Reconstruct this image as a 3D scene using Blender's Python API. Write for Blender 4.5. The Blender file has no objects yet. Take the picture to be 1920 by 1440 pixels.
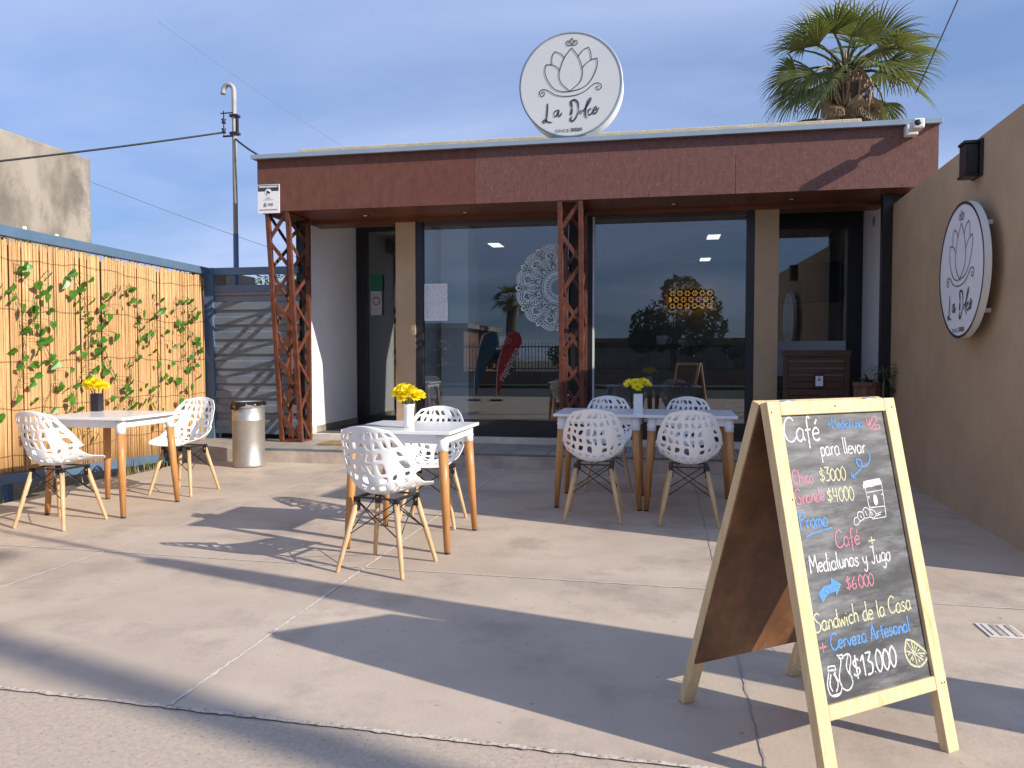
import bpy, math, random
from mathutils import Vector, Matrix
R = math.radians
C = bpy.context.scene
COL = C.collection
rng = random.Random(7)

# ------------------------------------------------------------------ camera, world, sun
PSI = R(11.07)
DL = math.atan(53 / 1450)
r_ = Vector((math.cos(PSI), math.sin(PSI), 0))
f0 = Vector((-math.sin(PSI), math.cos(PSI), 0))
fw = f0 * math.cos(DL) - Vector((0, 0, 1)) * math.sin(DL)
up = Vector((0, 0, 1)) * math.cos(DL) + f0 * math.sin(DL)
cd = bpy.data.cameras.new('camera')
cam = bpy.data.objects.new('camera', cd)
COL.objects.link(cam)
m3 = Matrix((r_, up, -fw)).transposed()
cam.matrix_world = Matrix.Translation((0, 0, 1.2)) @ m3.to_4x4()
cd.sensor_width = 36
cd.lens = 36 * 1450 / 1920
cd.clip_end = 3000
C.camera = cam

SUN_AZ = R(17.4)          # sun stands towards (+cos, -sin)
SUN_EL = R(27.6)
sd = Vector((math.cos(SUN_AZ) * math.cos(SUN_EL), -math.sin(SUN_AZ) * math.cos(SUN_EL), math.sin(SUN_EL)))
sl = bpy.data.lights.new('sun', 'SUN')
sl.energy = 5.0
sl.angle = R(0.55)
sl.color = (1.0, 0.92, 0.80)
so = bpy.data.objects.new('sun', sl)
COL.objects.link(so)
so.rotation_euler = sd.to_track_quat('Z', 'Y').to_euler()

W = bpy.data.worlds.new('World')
C.world = W
W.use_nodes = True
nt = W.node_tree
nt.nodes.clear()
N = nt.nodes.new
L = nt.links.new
out = N('ShaderNodeOutputWorld')
bg = N('ShaderNodeBackground')
bg.inputs['Strength'].default_value = 0.080
sky = N('ShaderNodeTexSky')
sky.sky_type = 'NISHITA'
sky.sun_disc = False
sky.sun_elevation = SUN_EL
sky.sun_rotation = math.atan2(sd.x, sd.y)
sky.air_density = 1.0
sky.dust_density = 0.4
sky.ozone_density = 3.0
tc = N('ShaderNodeTexCoord')
sep = N('ShaderNodeSeparateXYZ')
L(tc.outputs['Generated'], sep.inputs[0])
zz = N('ShaderNodeMath'); zz.operation = 'ADD'; zz.inputs[1].default_value = 0.18
L(sep.outputs['Z'], zz.inputs[0])
zm = N('ShaderNodeMath'); zm.operation = 'MAXIMUM'; zm.inputs[1].default_value = 0.05
L(zz.outputs[0], zm.inputs[0])
dx = N('ShaderNodeMath'); dx.operation = 'DIVIDE'
dy = N('ShaderNodeMath'); dy.operation = 'DIVIDE'
L(sep.outputs['X'], dx.inputs[0]); L(zm.outputs[0], dx.inputs[1])
L(sep.outputs['Y'], dy.inputs[0]); L(zm.outputs[0], dy.inputs[1])
cmb = N('ShaderNodeCombineXYZ')
L(dx.outputs[0], cmb.inputs[0]); L(dy.outputs[0], cmb.inputs[1])
mp = N('ShaderNodeMapping')
mp.inputs['Rotation'].default_value = (0, 0, R(-38))
mp.inputs['Scale'].default_value = (0.8, 1.35, 1)
mp.inputs['Location'].default_value = (3.4, 1.7, 0)
L(cmb.outputs[0], mp.inputs[0])
n1 = N('ShaderNodeTexNoise')
n1.inputs['Scale'].default_value = 0.75
n1.inputs['Detail'].default_value = 7
n1.inputs['Roughness'].default_value = 0.52
n1.inputs['Distortion'].default_value = 0.4
L(mp.outputs[0], n1.inputs['Vector'])
cr = N('ShaderNodeValToRGB')
cr.color_ramp.elements[0].position = 0.34
cr.color_ramp.elements[0].color = (0.17, 0.17, 0.17, 1)
cr.color_ramp.elements[1].position = 0.72
cr.color_ramp.elements[1].color = (0.78, 0.78, 0.78, 1)
L(n1.outputs[0], cr.inputs[0])
mx = N('ShaderNodeMixRGB')
mx.inputs[2].default_value = (6.3, 7.3, 10.4, 1)
L(cr.outputs[0], mx.inputs[0])
gam = N('ShaderNodeMixRGB'); gam.blend_type = 'MULTIPLY'; gam.inputs[0].default_value = 1
gam.inputs[2].default_value = (0.92, 1.0, 1.18, 1)
L(sky.outputs[0], gam.inputs[1])
hz = N('ShaderNodeValToRGB')          # clear dry air: the sky stays blue right down to the horizon
hz.color_ramp.elements[0].position = 0.0; hz.color_ramp.elements[0].color = (0.24, 0.42, 0.76, 1)
hz.color_ramp.elements[1].position = 0.5; hz.color_ramp.elements[1].color = (1.36, 1.55, 1.80, 1)
L(sep.outputs['Z'], hz.inputs[0]); L(hz.outputs[0], gam.inputs[2])
L(gam.outputs[0], mx.inputs[1])
L(mx.outputs[0], bg.inputs[0])
L(bg.outputs[0], out.inputs[0])

C.view_settings.view_transform = 'Standard'
C.view_settings.look = 'None'
C.view_settings.exposure = 0.38
C.view_settings.gamma = 1
C.view_settings.use_curve_mapping = False
C.render.engine = 'CYCLES'
C.cycles.max_bounces = 8
C.cycles.transparent_max_bounces = 16


# ------------------------------------------------------------------ mesh builder
def frame_of(d):
    d = Vector(d).normalized()
    a = Vector((0, 0, 1)) if abs(d.z) < 0.95 else Vector((1, 0, 0))
    u = d.cross(a).normalized()
    return u, u.cross(d).normalized()


class MB:
    def __init__(s):
        s.v = []; s.f = []; s.sm = []

    def add(s, vs, fs, smooth=False):
        o = len(s.v)
        s.v += [tuple(p) for p in vs]
        for q in fs:
            s.f.append(tuple(i + o for i in q)); s.sm.append(smooth)

    def hexa(s, p):
        s.add(p, [(3, 2, 1, 0), (4, 5, 6, 7), (0, 1, 5, 4), (1, 2, 6, 5), (2, 3, 7, 6), (3, 0, 4, 7)])

    def box(s, x0, x1, y0, y1, z0, z1):
        s.hexa([(x0, y0, z0), (x1, y0, z0), (x1, y1, z0), (x0, y1, z0), (x0, y0, z1), (x1, y0, z1), (x1, y1, z1), (x0, y1, z1)])

    def obox(s, o, U, V, Wd, u, v, w):
        o, U, V, Wd = Vector(o), Vector(U), Vector(V), Vector(Wd)
        P = lambda a, b, c: o + U * a + V * b + Wd * c
        s.hexa([P(u[0], v[0], w[0]), P(u[1], v[0], w[0]), P(u[1], v[1], w[0]), P(u[0], v[1], w[0]),
                P(u[0], v[0], w[1]), P(u[1], v[0], w[1]), P(u[1], v[1], w[1]), P(u[0], v[1], w[1])])

    def bar(s, a, b, w, t, side=(0, 0, 1)):
        a, b = Vector(a), Vector(b)
        d = (b - a).normalized()
        n = Vector(side)
        n = (n - d * n.dot(d))
        if n.length < 1e-4: n = frame_of(d)[0]
        n.normalize()
        k = d.cross(n)
        P = []
        for q in (a, b):
            for (i, j) in ((-1, -1), (1, -1), (1, 1), (-1, 1)):
                P.append(q + k * (w / 2 * i) + n * (t / 2 * j))
        s.hexa(P)

    def cyl(s, a, b, r0, r1=None, n=16, caps=True, smooth=True):
        if r1 is None: r1 = r0
        s.tube([a, b], [r0, r1], n, caps, smooth)

    def tube(s, pts, r, n=8, caps=True, smooth=True):
        pts = [Vector(p) for p in pts]
        if not hasattr(r, '__len__'): r = [r] * len(pts)
        vs = []; fs = []
        u = None
        for i, p in enumerate(pts):
            d = (pts[min(i + 1, len(pts) - 1)] - pts[max(i - 1, 0)])
            if d.length < 1e-9: d = Vector((0, 0, 1))
            d.normalize()
            if u is None: u, _ = frame_of(d)
            u = (u - d * u.dot(d))
            if u.length < 1e-5: u, _ = frame_of(d)
            u.normalize()
            w = d.cross(u)
            for k in range(n):
                a = 2 * math.pi * k / n
                vs.append(p + (u * math.cos(a) + w * math.sin(a)) * r[i])
        for i in range(len(pts) - 1):
            for k in range(n):
                fs.append((i * n + k, i * n + (k + 1) % n, (i + 1) * n + (k + 1) % n, (i + 1) * n + k))
        s.add(vs, fs, smooth)
        if caps:
            o = len(s.v) - len(vs)
            s.f.append(tuple(o + k for k in reversed(range(n)))); s.sm.append(False)
            s.f.append(tuple(o + (len(pts) - 1) * n + k for k in range(n))); s.sm.append(False)

    def lathe(s, prof, c=(0, 0, 0), n=32, smooth=True, axis=None):
        vs = []; fs = []
        for (r, z) in prof:
            for k in range(n):
                a = 2 * math.pi * k / n
                vs.append((c[0] + r * math.cos(a), c[1] + r * math.sin(a), c[2] + z))
        for i in range(len(prof) - 1):
            for k in range(n):
                fs.append((i * n + k, i * n + (k + 1) % n, (i + 1) * n + (k + 1) % n, (i + 1) * n + k))
        s.add(vs, fs, smooth)

    def ribbon(s, pts, w, fr):
        """flat stroke; pts 2D; fr(u, v) -> 3D"""
        n = len(pts)
        if n < 2: return
        if not hasattr(w, '__len__'): w = [w] * n
        vs = []
        for i in range(n):
            a = pts[max(i - 1, 0)]; b = pts[min(i + 1, n - 1)]
            d = (b[0] - a[0], b[1] - a[1])
            l = math.hypot(*d) or 1
            nx, ny = -d[1] / l, d[0] / l
            vs.append(fr(pts[i][0] + nx * w[i] / 2, pts[i][1] + ny * w[i] / 2))
            vs.append(fr(pts[i][0] - nx * w[i] / 2, pts[i][1] - ny * w[i] / 2))
        s.add(vs, [(2 * i + 1, 2 * i + 3, 2 * i + 2, 2 * i) for i in range(n - 1)])

    def poly(s, pts):
        s.add(pts, [tuple(range(len(pts)))])

    def prism(s, base, off):
        off = Vector(off)
        b = [Vector(p) for p in base]
        n = len(b)
        vs = b + [p + off for p in b]
        s.add(vs, [tuple(reversed(range(n))), tuple(range(n, 2 * n))] + [(i, (i + 1) % n, n + (i + 1) % n, n + i) for i in range(n)])

    def sphere(s, c, r, n=12, m=8, sc=(1, 1, 1)):
        vs = []; fs = []
        for i in range(m + 1):
            t = math.pi * i / m
            for k in range(n):
                a = 2 * math.pi * k / n
                vs.append((c[0] + r * sc[0] * math.sin(t) * math.cos(a), c[1] + r * sc[1] * math.sin(t) * math.sin(a), c[2] + r * sc[2] * math.cos(t)))
        for i in range(m):
            for k in range(n):
                fs.append((i * n + k, (i + 1) * n + k, (i + 1) * n + (k + 1) % n, i * n + (k + 1) % n))
        s.add(vs, fs, True)

    def build(s, name, mat, parent=None, bevel=0, loc=None, rot=None):
        me = bpy.data.meshes.new(name)
        me.from_pydata(s.v, [], s.f)
        me.polygons.foreach_set('use_smooth', s.sm)
        me.materials.append(mat)
        me.validate()
        me.update()
        o = bpy.data.objects.new(name, me)
        COL.objects.link(o)
        if parent: o.parent = parent
        if loc: o.location = loc
        if rot: o.rotation_euler = rot
        if bevel:
            b = o.modifiers.new('bevel', 'BEVEL')
            b.width = bevel; b.segments = 2; b.limit_method = 'ANGLE'; b.angle_limit = R(40)
        return o


def tag(o, label, cat, group=None, kind=None):
    if label: o['label'] = label
    if cat: o['category'] = cat
    if group: o['group'] = group
    if kind: o['kind'] = kind
    return o


def thing(name, label, cat, loc=(0, 0, 0), rz=0, group=None):
    o = bpy.data.objects.new(name, None)
    COL.objects.link(o)
    o.location = loc
    o.rotation_euler = (0, 0, rz)
    o.empty_display_size = 0.1
    return tag(o, label, cat, group)


def structure(o, label, cat):
    o['kind'] = 'structure'
    o['label'] = label
    o['category'] = cat
    return o


def dup(root, loc, rz, label):
    """a copy of a thing with copies of its parts and sub-parts"""
    n = root.copy(); COL.objects.link(n)
    n.location = loc; n.rotation_euler = (0, 0, rz); n['label'] = label
    for ch in list(root.children):
        c = ch.copy(); COL.objects.link(c); c.parent = n
        for g in list(ch.children):
            d = g.copy(); COL.objects.link(d); d.parent = c
    return n


def smooth_pts(pts, k=5, closed=False):
    """Catmull-Rom through the points"""
    n = len(pts)
    if n < 3: return list(pts)
    res = []
    rngi = range(n if closed else n - 1)
    for i in rngi:
        if closed:
            p0, p1, p2, p3 = pts[(i - 1) % n], pts[i], pts[(i + 1) % n], pts[(i + 2) % n]
        else:
            p1, p2 = pts[i], pts[i + 1]
            p0 = pts[i - 1] if i else tuple(2 * a - b for a, b in zip(p1, p2))
            p3 = pts[i + 2] if i + 2 < n else tuple(2 * b - a for a, b in zip(p1, p2))
        for j in range(k):
            t = j / k
            res.append(tuple(0.5 * (2 * b + (c - a) * t + (2 * a - 5 * b + 4 * c - d) * t * t + (-a + 3 * b - 3 * c + d) * t ** 3)
                             for a, b, c, d in zip(p0, p1, p2, p3)))
    res.append(tuple(pts[0]) if closed else tuple(pts[-1]))
    return res


# ------------------------------------------------------------------ materials
def mat(name, c1, c2=None, rough=0.6, metal=0.0, scale=6.0, detail=6, stretch=(1, 1, 1), bump=0.0, bscale=None, spec=0.5,
        pos=(0.35, 0.65), c3=None, s3=1.0, p3=(0.5, 0.7), coat=0.0, sss=None, rvar=0.0, c4=None, s4=60.0, p4=(0.66, 0.72)):
    m = bpy.data.materials.new(name)
    m.use_nodes = True
    nt = m.node_tree
    b = nt.nodes['Principled BSDF']
    b.inputs['Roughness'].default_value = rough
    b.inputs['Metallic'].default_value = metal
    b.inputs['Specular IOR Level'].default_value = spec
    if coat:
        b.inputs['Coat Weight'].default_value = coat
        b.inputs['Coat Roughness'].default_value = 0.08
    c1 = (*c1, 1)
    b.inputs['Base Color'].default_value = c1
    N = nt.nodes.new; L = nt.links.new
    tcx = N('ShaderNodeTexCoord')
    mpn = N('ShaderNodeMapping')
    mpn.inputs['Scale'].default_value = stretch
    L(tcx.outputs['Object'], mpn.inputs[0])
    if c2:
        nz = N('ShaderNodeTexNoise')
        nz.inputs['Scale'].default_value = scale
        nz.inputs['Detail'].default_value = detail
        nz.inputs['Roughness'].default_value = 0.62
        L(mpn.outputs[0], nz.inputs['Vector'])
        rp = N('ShaderNodeValToRGB')
        rp.color_ramp.elements[0].position = pos[0]; rp.color_ramp.elements[0].color = c1
        rp.color_ramp.elements[1].position = pos[1]; rp.color_ramp.elements[1].color = (*c2, 1)
        L(nz.outputs[0], rp.inputs[0])
        last = rp.outputs[0]
        if c3:
            nz3 = N('ShaderNodeTexNoise')
            nz3.inputs['Scale'].default_value = s3
            nz3.inputs['Detail'].default_value = 8
            nz3.inputs['Roughness'].default_value = 0.7
            L(mpn.outputs[0], nz3.inputs['Vector'])
            r3 = N('ShaderNodeValToRGB')
            r3.color_ramp.elements[0].position = p3[0]; r3.color_ramp.elements[0].color = (0, 0, 0, 1)
            r3.color_ramp.elements[1].position = p3[1]; r3.color_ramp.elements[1].color = (1, 1, 1, 1)
            L(nz3.outputs[0], r3.inputs[0])
            m3x = N('ShaderNodeMixRGB')
            m3x.inputs[2].default_value = (*c3, 1)
            L(r3.outputs[0], m3x.inputs[0]); L(last, m3x.inputs[1])
            last = m3x.outputs[0]
        if c4:
            nz4 = N('ShaderNodeTexNoise')
            nz4.inputs['Scale'].default_value = s4
            nz4.inputs['Detail'].default_value = 3
            L(tcx.outputs['Object'], nz4.inputs['Vector'])
            r4 = N('ShaderNodeValToRGB')
            r4.color_ramp.elements[0].position = p4[0]; r4.color_ramp.elements[0].color = (0, 0, 0, 1)
            r4.color_ramp.elements[1].position = p4[1]; r4.color_ramp.elements[1].color = (1, 1, 1, 1)
            L(nz4.outputs[0], r4.inputs[0])
            m4x = N('ShaderNodeMixRGB')
            m4x.inputs[2].default_value = (*c4, 1)
            L(r4.outputs[0], m4x.inputs[0]); L(last, m4x.inputs[1])
            last = m4x.outputs[0]
        L(last, b.inputs['Base Color'])
        if rvar:
            mr = N('ShaderNodeMapRange')
            mr.inputs['To Min'].default_value = rough - rvar; mr.inputs['To Max'].default_value = rough + rvar
            L(nz.outputs[0], mr.inputs[0]); L(mr.outputs[0], b.inputs['Roughness'])
    if bump:
        nb = N('ShaderNodeTexNoise')
        nb.inputs['Scale'].default_value = bscale or scale * 4
        nb.inputs['Detail'].default_value = 5
        L(mpn.outputs[0], nb.inputs['Vector'])
        bp = N('ShaderNodeBump')
        bp.inputs['Strength'].default_value = bump
        bp.inputs['Distance'].default_value = 0.01
        L(nb.outputs[0], bp.inputs['Height'])
        L(bp.outputs[0], b.inputs['Normal'])
    return m


def emission(name, col, s):
    m = bpy.data.materials.new(name); m.use_nodes = True
    b = m.node_tree.nodes['Principled BSDF']
    b.inputs['Base Color'].default_value = (*col, 1)
    b.inputs['Emission Color'].default_value = (*col, 1)
    b.inputs['Emission Strength'].default_value = s
    return m


def glass_mat(name, base=0.055, tint=(0.86, 0.91, 0.93)):
    m = bpy.data.materials.new(name); m.use_nodes = True
    nt = m.node_tree; nt.nodes.clear()
    N = nt.nodes.new; L = nt.links.new
    o = N('ShaderNodeOutputMaterial'); mixs = N('ShaderNodeMixShader')
    t = N('ShaderNodeBsdfTransparent'); t.inputs[0].default_value = (*tint, 1)
    g = N('ShaderNodeBsdfGlossy'); g.inputs['Roughness'].default_value = 0.0
    lw = N('ShaderNodeLayerWeight'); lw.inputs['Blend'].default_value = 0.5
    pw = N('ShaderNodeMath'); pw.operation = 'POWER'; pw.inputs[1].default_value = 4
    L(lw.outputs['Facing'], pw.inputs[0])
    ma = N('ShaderNodeMath'); ma.operation = 'MULTIPLY_ADD'; ma.inputs[1].default_value = 0.8; ma.inputs[2].default_value = base
    L(pw.outputs[0], ma.inputs[0])
    L(ma.outputs[0], mixs.inputs[0]); L(t.outputs[0], mixs.inputs[1]); L(g.outputs[0], mixs.inputs[2])
    L(mixs.outputs[0], o.inputs[0])
    return m


def film_mat(name, col, alpha, noise=0.0, nscale=200.0):
    """thin translucent layer: frosted film, chalk, decal"""
    m = bpy.data.materials.new(name); m.use_nodes = True
    nt = m.node_tree
    b = nt.nodes['Principled BSDF']
    b.inputs['Base Color'].default_value = (*col, 1)
    b.inputs['Roughness'].default_value = 0.9
    b.inputs['Alpha'].default_value = alpha
    if noise:
        N = nt.nodes.new; L = nt.links.new
        tcx = N('ShaderNodeTexCoord'); nz = N('ShaderNodeTexNoise')
        nz.inputs['Scale'].default_value = nscale; nz.inputs['Detail'].default_value = 3
        L(tcx.outputs['Object'], nz.inputs['Vector'])
        mr = N('ShaderNodeMapRange')
        mr.inputs['From Min'].default_value = 0.35; mr.inputs['From Max'].default_value = 0.6
        mr.inputs['To Min'].default_value = alpha - noise; mr.inputs['To Max'].default_value = alpha
        L(nz.outputs[0], mr.inputs[0]); L(mr.outputs[0], b.inputs['Alpha'])
    return m


def leaf_mat(name, c1, c2, scale=9.0, trans=0.25, rough=0.45):
    m = mat(name, c1, c2, rough=rough, scale=scale, detail=2)
    nt = m.node_tree
    b = nt.nodes['Principled BSDF']
    o = nt.nodes['Material Output']
    t = nt.nodes.new('ShaderNodeBsdfTranslucent')
    t.inputs[0].default_value = (c2[0] * 1.3, c2[1] * 1.4, c2[2] * 0.7, 1)
    mixs = nt.nodes.new('ShaderNodeMixShader'); mixs.inputs[0].default_value = trans
    nt.links.new(b.outputs[0], mixs.inputs[1]); nt.links.new(t.outputs[0], mixs.inputs[2])
    nt.links.new(mixs.outputs[0], o.inputs[0])
    return m


M = {}
M['patio'] = mat('patio_concrete', (0.425, 0.345, 0.272), (0.55, 0.455, 0.36), rough=0.62, scale=1.1, detail=10, bump=0.12, bscale=60,
                 c3=(0.33, 0.27, 0.222), s3=1.7, p3=(0.50, 0.70), pos=(0.34, 0.66), rvar=0.1, c4=(0.30, 0.25, 0.21), s4=26, p4=(0.68, 0.76))
M['walk'] = mat('sidewalk_concrete', (0.405, 0.33, 0.262), (0.505, 0.415, 0.33), rough=0.8, scale=55, detail=9, bump=0.16, bscale=140,
                c3=(0.34, 0.285, 0.245), s3=1.6, p3=(0.54, 0.72), c4=(0.22, 0.18, 0.16), s4=75, p4=(0.64, 0.72))
M['joint'] = mat('joint_mortar', (0.50, 0.46, 0.41), (0.66, 0.62, 0.56), rough=0.9, scale=25, bump=0.5, bscale=80)
M['joint_dark'] = mat('joint_open', (0.24, 0.22, 0.2), (0.42, 0.38, 0.34), rough=0.9, scale=18, bump=0.4)
M['seam'] = mat('seam_mortar', (0.25, 0.21, 0.175), (0.58, 0.50, 0.43), rough=0.95, scale=42, detail=8, bump=0.5, bscale=70, pos=(0.36, 0.52))
M['soil'] = mat('soil', (0.10, 0.08, 0.055), (0.21, 0.17, 0.12), rough=1, scale=14, bump=1.0, bscale=50)
M['verge'] = mat('verge_grass', (0.05, 0.06, 0.025), (0.11, 0.10, 0.06), rough=1, scale=4, bump=0.5)
M['asphalt'] = mat('asphalt', (0.045, 0.045, 0.047), (0.075, 0.073, 0.07), rough=0.9, scale=30, bump=0.3)
M['riser'] = mat('riser_concrete', (0.36, 0.29, 0.24), (0.52, 0.44, 0.37), rough=0.8, scale=5, detail=9, bump=0.3, bscale=70)
M['plinth'] = mat('plinth_stone', (0.58, 0.53, 0.46), (0.68, 0.63, 0.56), rough=0.7, scale=8)
M['tan'] = mat('tan_plaster', (0.50, 0.36, 0.22), (0.56, 0.41, 0.26), rough=0.9, scale=2.2, detail=8, bump=0.45, bscale=120,
               c3=(0.44, 0.315, 0.20), s3=0.9, p3=(0.45, 0.72), spec=0.2)
M['rust'] = mat('rusted_steel', (0.125, 0.045, 0.030), (0.165, 0.064, 0.044), rough=0.62, scale=16, detail=10, bump=0.12, bscale=90,
                c3=(0.25, 0.13, 0.09), s3=45, p3=(0.62, 0.80), stretch=(1, 1, 0.5), spec=0.4)
M['rust_worn'] = mat('weathered_rusted_steel', (0.132, 0.053, 0.040), (0.172, 0.074, 0.056), rough=0.55, scale=18, detail=10, bump=0.15, bscale=90,
                     c3=(0.30, 0.19, 0.155), s3=44, p3=(0.55, 0.74), stretch=(1.3, 1, 0.55), spec=0.45)
M['rust_soffit'] = mat('soffit_steel', (0.12, 0.034, 0.016), (0.21, 0.07, 0.03), rough=0.42, scale=3, detail=8, stretch=(0.6, 1, 1))
M['rust_bar'] = mat('rusted_bar', (0.085, 0.027, 0.016), (0.16, 0.053, 0.029), rough=0.55, scale=12, detail=8, bump=0.1, spec=0.4)
M['cap'] = mat('blue_grey_metal', (0.25, 0.32, 0.40), (0.30, 0.37, 0.45), rough=0.4, scale=3)
M['cap_dark'] = mat('slate_metal', (0.10, 0.14, 0.17), (0.14, 0.18, 0.22), rough=0.4, scale=3)
M['white_wall'] = mat('white_plaster', (0.88, 0.88, 0.88), (0.91, 0.91, 0.91), rough=0.85, scale=2, bump=0.1, bscale=120)
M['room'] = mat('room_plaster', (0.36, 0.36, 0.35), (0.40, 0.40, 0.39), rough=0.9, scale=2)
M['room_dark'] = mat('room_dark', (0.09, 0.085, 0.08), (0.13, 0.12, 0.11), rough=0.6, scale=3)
M['parapet'] = mat('parapet_plaster', (0.50, 0.42, 0.27), (0.62, 0.53, 0.36), rough=0.95, scale=9, bump=0.9, bscale=60)
M['black'] = mat('black_metal', (0.012, 0.012, 0.014), (0.02, 0.02, 0.022), rough=0.38, scale=5)
M['blackplastic'] = mat('black_plastic', (0.014, 0.014, 0.015), rough=0.35)
M['glass'] = glass_mat('window_glass', 0.125)
M['frost'] = film_mat('frosted_film', (0.62, 0.68, 0.72), 0.5)
M['decal'] = film_mat('window_decal', (0.78, 0.90, 0.92), 0.92)
M['paper'] = mat('paper', (0.70, 0.74, 0.78), (0.78, 0.81, 0.84), rough=0.9, scale=20)
M['paper_grey'] = mat('printed_grey', (0.42, 0.45, 0.48), rough=0.9)
M['white_plastic'] = mat('white_plastic', (0.80, 0.80, 0.79), (0.84, 0.84, 0.83), rough=0.32, scale=4, spec=0.5)
M['tabletop'] = mat('white_laminate', (0.80, 0.80, 0.80), (0.85, 0.85, 0.85), rough=0.2, scale=2, spec=0.5)
M['white_metal'] = mat('white_metal', (0.78, 0.78, 0.78), rough=0.35)
M['beech'] = mat('beech', (0.50, 0.315, 0.155), (0.62, 0.42, 0.23), rough=0.5, scale=4, detail=6, stretch=(14, 14, 1.2))
M['oak'] = mat('varnished_oak', (0.42, 0.185, 0.055), (0.56, 0.28, 0.10), rough=0.42, scale=4, detail=8, stretch=(12, 12, 0.9))
M['pine'] = mat('pine', (0.60, 0.43, 0.22), (0.72, 0.55, 0.32), rough=0.6, scale=3, detail=8, stretch=(16, 16, 1.2), c3=(0.52, 0.33, 0.13), s3=2.4, p3=(0.56, 0.7))
M['hardboard'] = mat('hardboard', (0.12, 0.050, 0.018), (0.25, 0.115, 0.048), rough=0.5, scale=4, detail=10, bump=0.1, pos=(0.4, 0.6), c3=(0.09, 0.038, 0.015), s3=3, p3=(0.5, 0.7))
M['darkwood'] = mat('dark_wood', (0.055, 0.022, 0.011), (0.10, 0.042, 0.02), rough=0.5, scale=4, stretch=(1, 10, 10))
M['steel'] = mat('galvanised_steel', (0.50, 0.48, 0.45), (0.62, 0.60, 0.57), rough=0.42, metal=0.85, scale=5, detail=8, c3=(0.40, 0.37, 0.33), s3=2.6, p3=(0.5, 0.7), rvar=0.08)
M['bag'] = mat('black_bag', (0.012, 0.012, 0.013), rough=0.25)
M['blue'] = mat('blue_paint', (0.085, 0.145, 0.225), (0.105, 0.17, 0.255), rough=0.4, scale=4)
M['sheet'] = mat('corrugated_sheet', (0.13, 0.175, 0.235), (0.18, 0.225, 0.285), rough=0.4, metal=0.25, scale=3, detail=8)
M['gap_shade'] = mat('gate_gap_shade', (0.02, 0.022, 0.025), rough=0.7)  # near-black colour standing in for shade below the gate
M['pole'] = mat('pole_galvanised', (0.33, 0.32, 0.30), (0.42, 0.41, 0.39), rough=0.6, metal=0.0, scale=7, c3=(0.30, 0.19, 0.12), s3=5, p3=(0.62, 0.7))
M['concrete'] = mat('raw_concrete', (0.20, 0.172, 0.142), (0.345, 0.30, 0.25), rough=0.95, scale=1.8, detail=10, bump=0.4, bscale=20, c3=(0.165, 0.145, 0.122), s3=1.4, p3=(0.52, 0.64), pos=(0.38, 0.62), stretch=(1, 1, 0.6))
M['wire'] = mat('cable_black', (0.02, 0.02, 0.022), rough=0.6)
M['tie'] = mat('rusty_wire', (0.10, 0.05, 0.025), rough=0.8)
M['wire_grey'] = mat('cable_grey', (0.22, 0.25, 0.32), rough=0.6)
M['ivy'] = leaf_mat('ivy_leaf', (0.03, 0.12, 0.012), (0.085, 0.25, 0.03), scale=14, trans=0.2, rough=0.35)
M['stem'] = mat('stem', (0.07, 0.10, 0.03), rough=0.7)
M['palm'] = leaf_mat('palm_leaf', (0.07, 0.095, 0.022), (0.20, 0.21, 0.07), scale=2.0, trans=0.25)
M['palm_dry'] = mat('dry_palm', (0.30, 0.20, 0.12), (0.50, 0.38, 0.25), rough=0.9, scale=5)
M['bark'] = mat('bark', (0.12, 0.085, 0.06), (0.20, 0.15, 0.11), rough=1, scale=8, bump=0.8)
M['foliage'] = leaf_mat('foliage', (0.022, 0.04, 0.014), (0.05, 0.075, 0.024), scale=1.5)
M['bush'] = leaf_mat('bush_leaf', (0.06, 0.10, 0.02), (0.16, 0.19, 0.05), scale=3)
M['dryweed'] = leaf_mat('weed', (0.12, 0.13, 0.04), (0.25, 0.23, 0.09), scale=6)
M['ink'] = mat('sign_ink', (0.045, 0.045, 0.055), rough=0.5)
M['signface'] = mat('sign_face', (0.60, 0.62, 0.62), (0.64, 0.66, 0.66), rough=0.35, scale=1.2)
M['signface_wall'] = mat('sign_face_bright', (0.88, 0.88, 0.90), (0.90, 0.90, 0.92), rough=0.4, scale=1.2)
M['signrim'] = mat('sign_rim', (0.80, 0.79, 0.74), (0.84, 0.83, 0.79), rough=0.4, scale=3)
M['vase_white'] = mat('white_ceramic', (0.80, 0.81, 0.83), rough=0.25)
M['vase_dark'] = mat('dark_ceramic', (0.016, 0.017, 0.026), rough=0.3)
M['yellow'] = leaf_mat('yellow_petal', (0.88, 0.66, 0.004), (0.92, 0.80, 0.02), scale=30, trans=0.15, rough=0.6)
M['yellowc'] = mat('flower_centre', (0.45, 0.35, 0.02), rough=0.8)
M['terracotta'] = mat('pot_clay', (0.13, 0.06, 0.035), (0.21, 0.10, 0.06), rough=0.8, scale=10, stretch=(4, 4, 0.6))
M['plant'] = leaf_mat('strap_leaf', (0.05, 0.09, 0.035), (0.11, 0.16, 0.075), scale=5)
M['mat'] = mat('coir', (0.22, 0.13, 0.055), (0.36, 0.23, 0.11), rough=1, scale=20, bump=0.6, bscale=90)
M['led'] = emission('led_panel', (0.95, 0.98, 1.0), 1.8)
M['amber'] = emission('amber_lamp', (1.0, 0.42, 0.06), 0.45)
M['downlight'] = mat('downlight_lens', (0.75, 0.72, 0.66), rough=0.3)
M['red'] = mat('flag_red', (0.55, 0.025, 0.03), rough=0.7)
M['teal'] = mat('flag_teal', (0.03, 0.11, 0.16), rough=0.7)
M['white'] = mat('white_paint', (0.8, 0.8, 0.8), rough=0.6)
M['green'] = mat('green_print', (0.02, 0.16, 0.08), rough=0.8)
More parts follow.
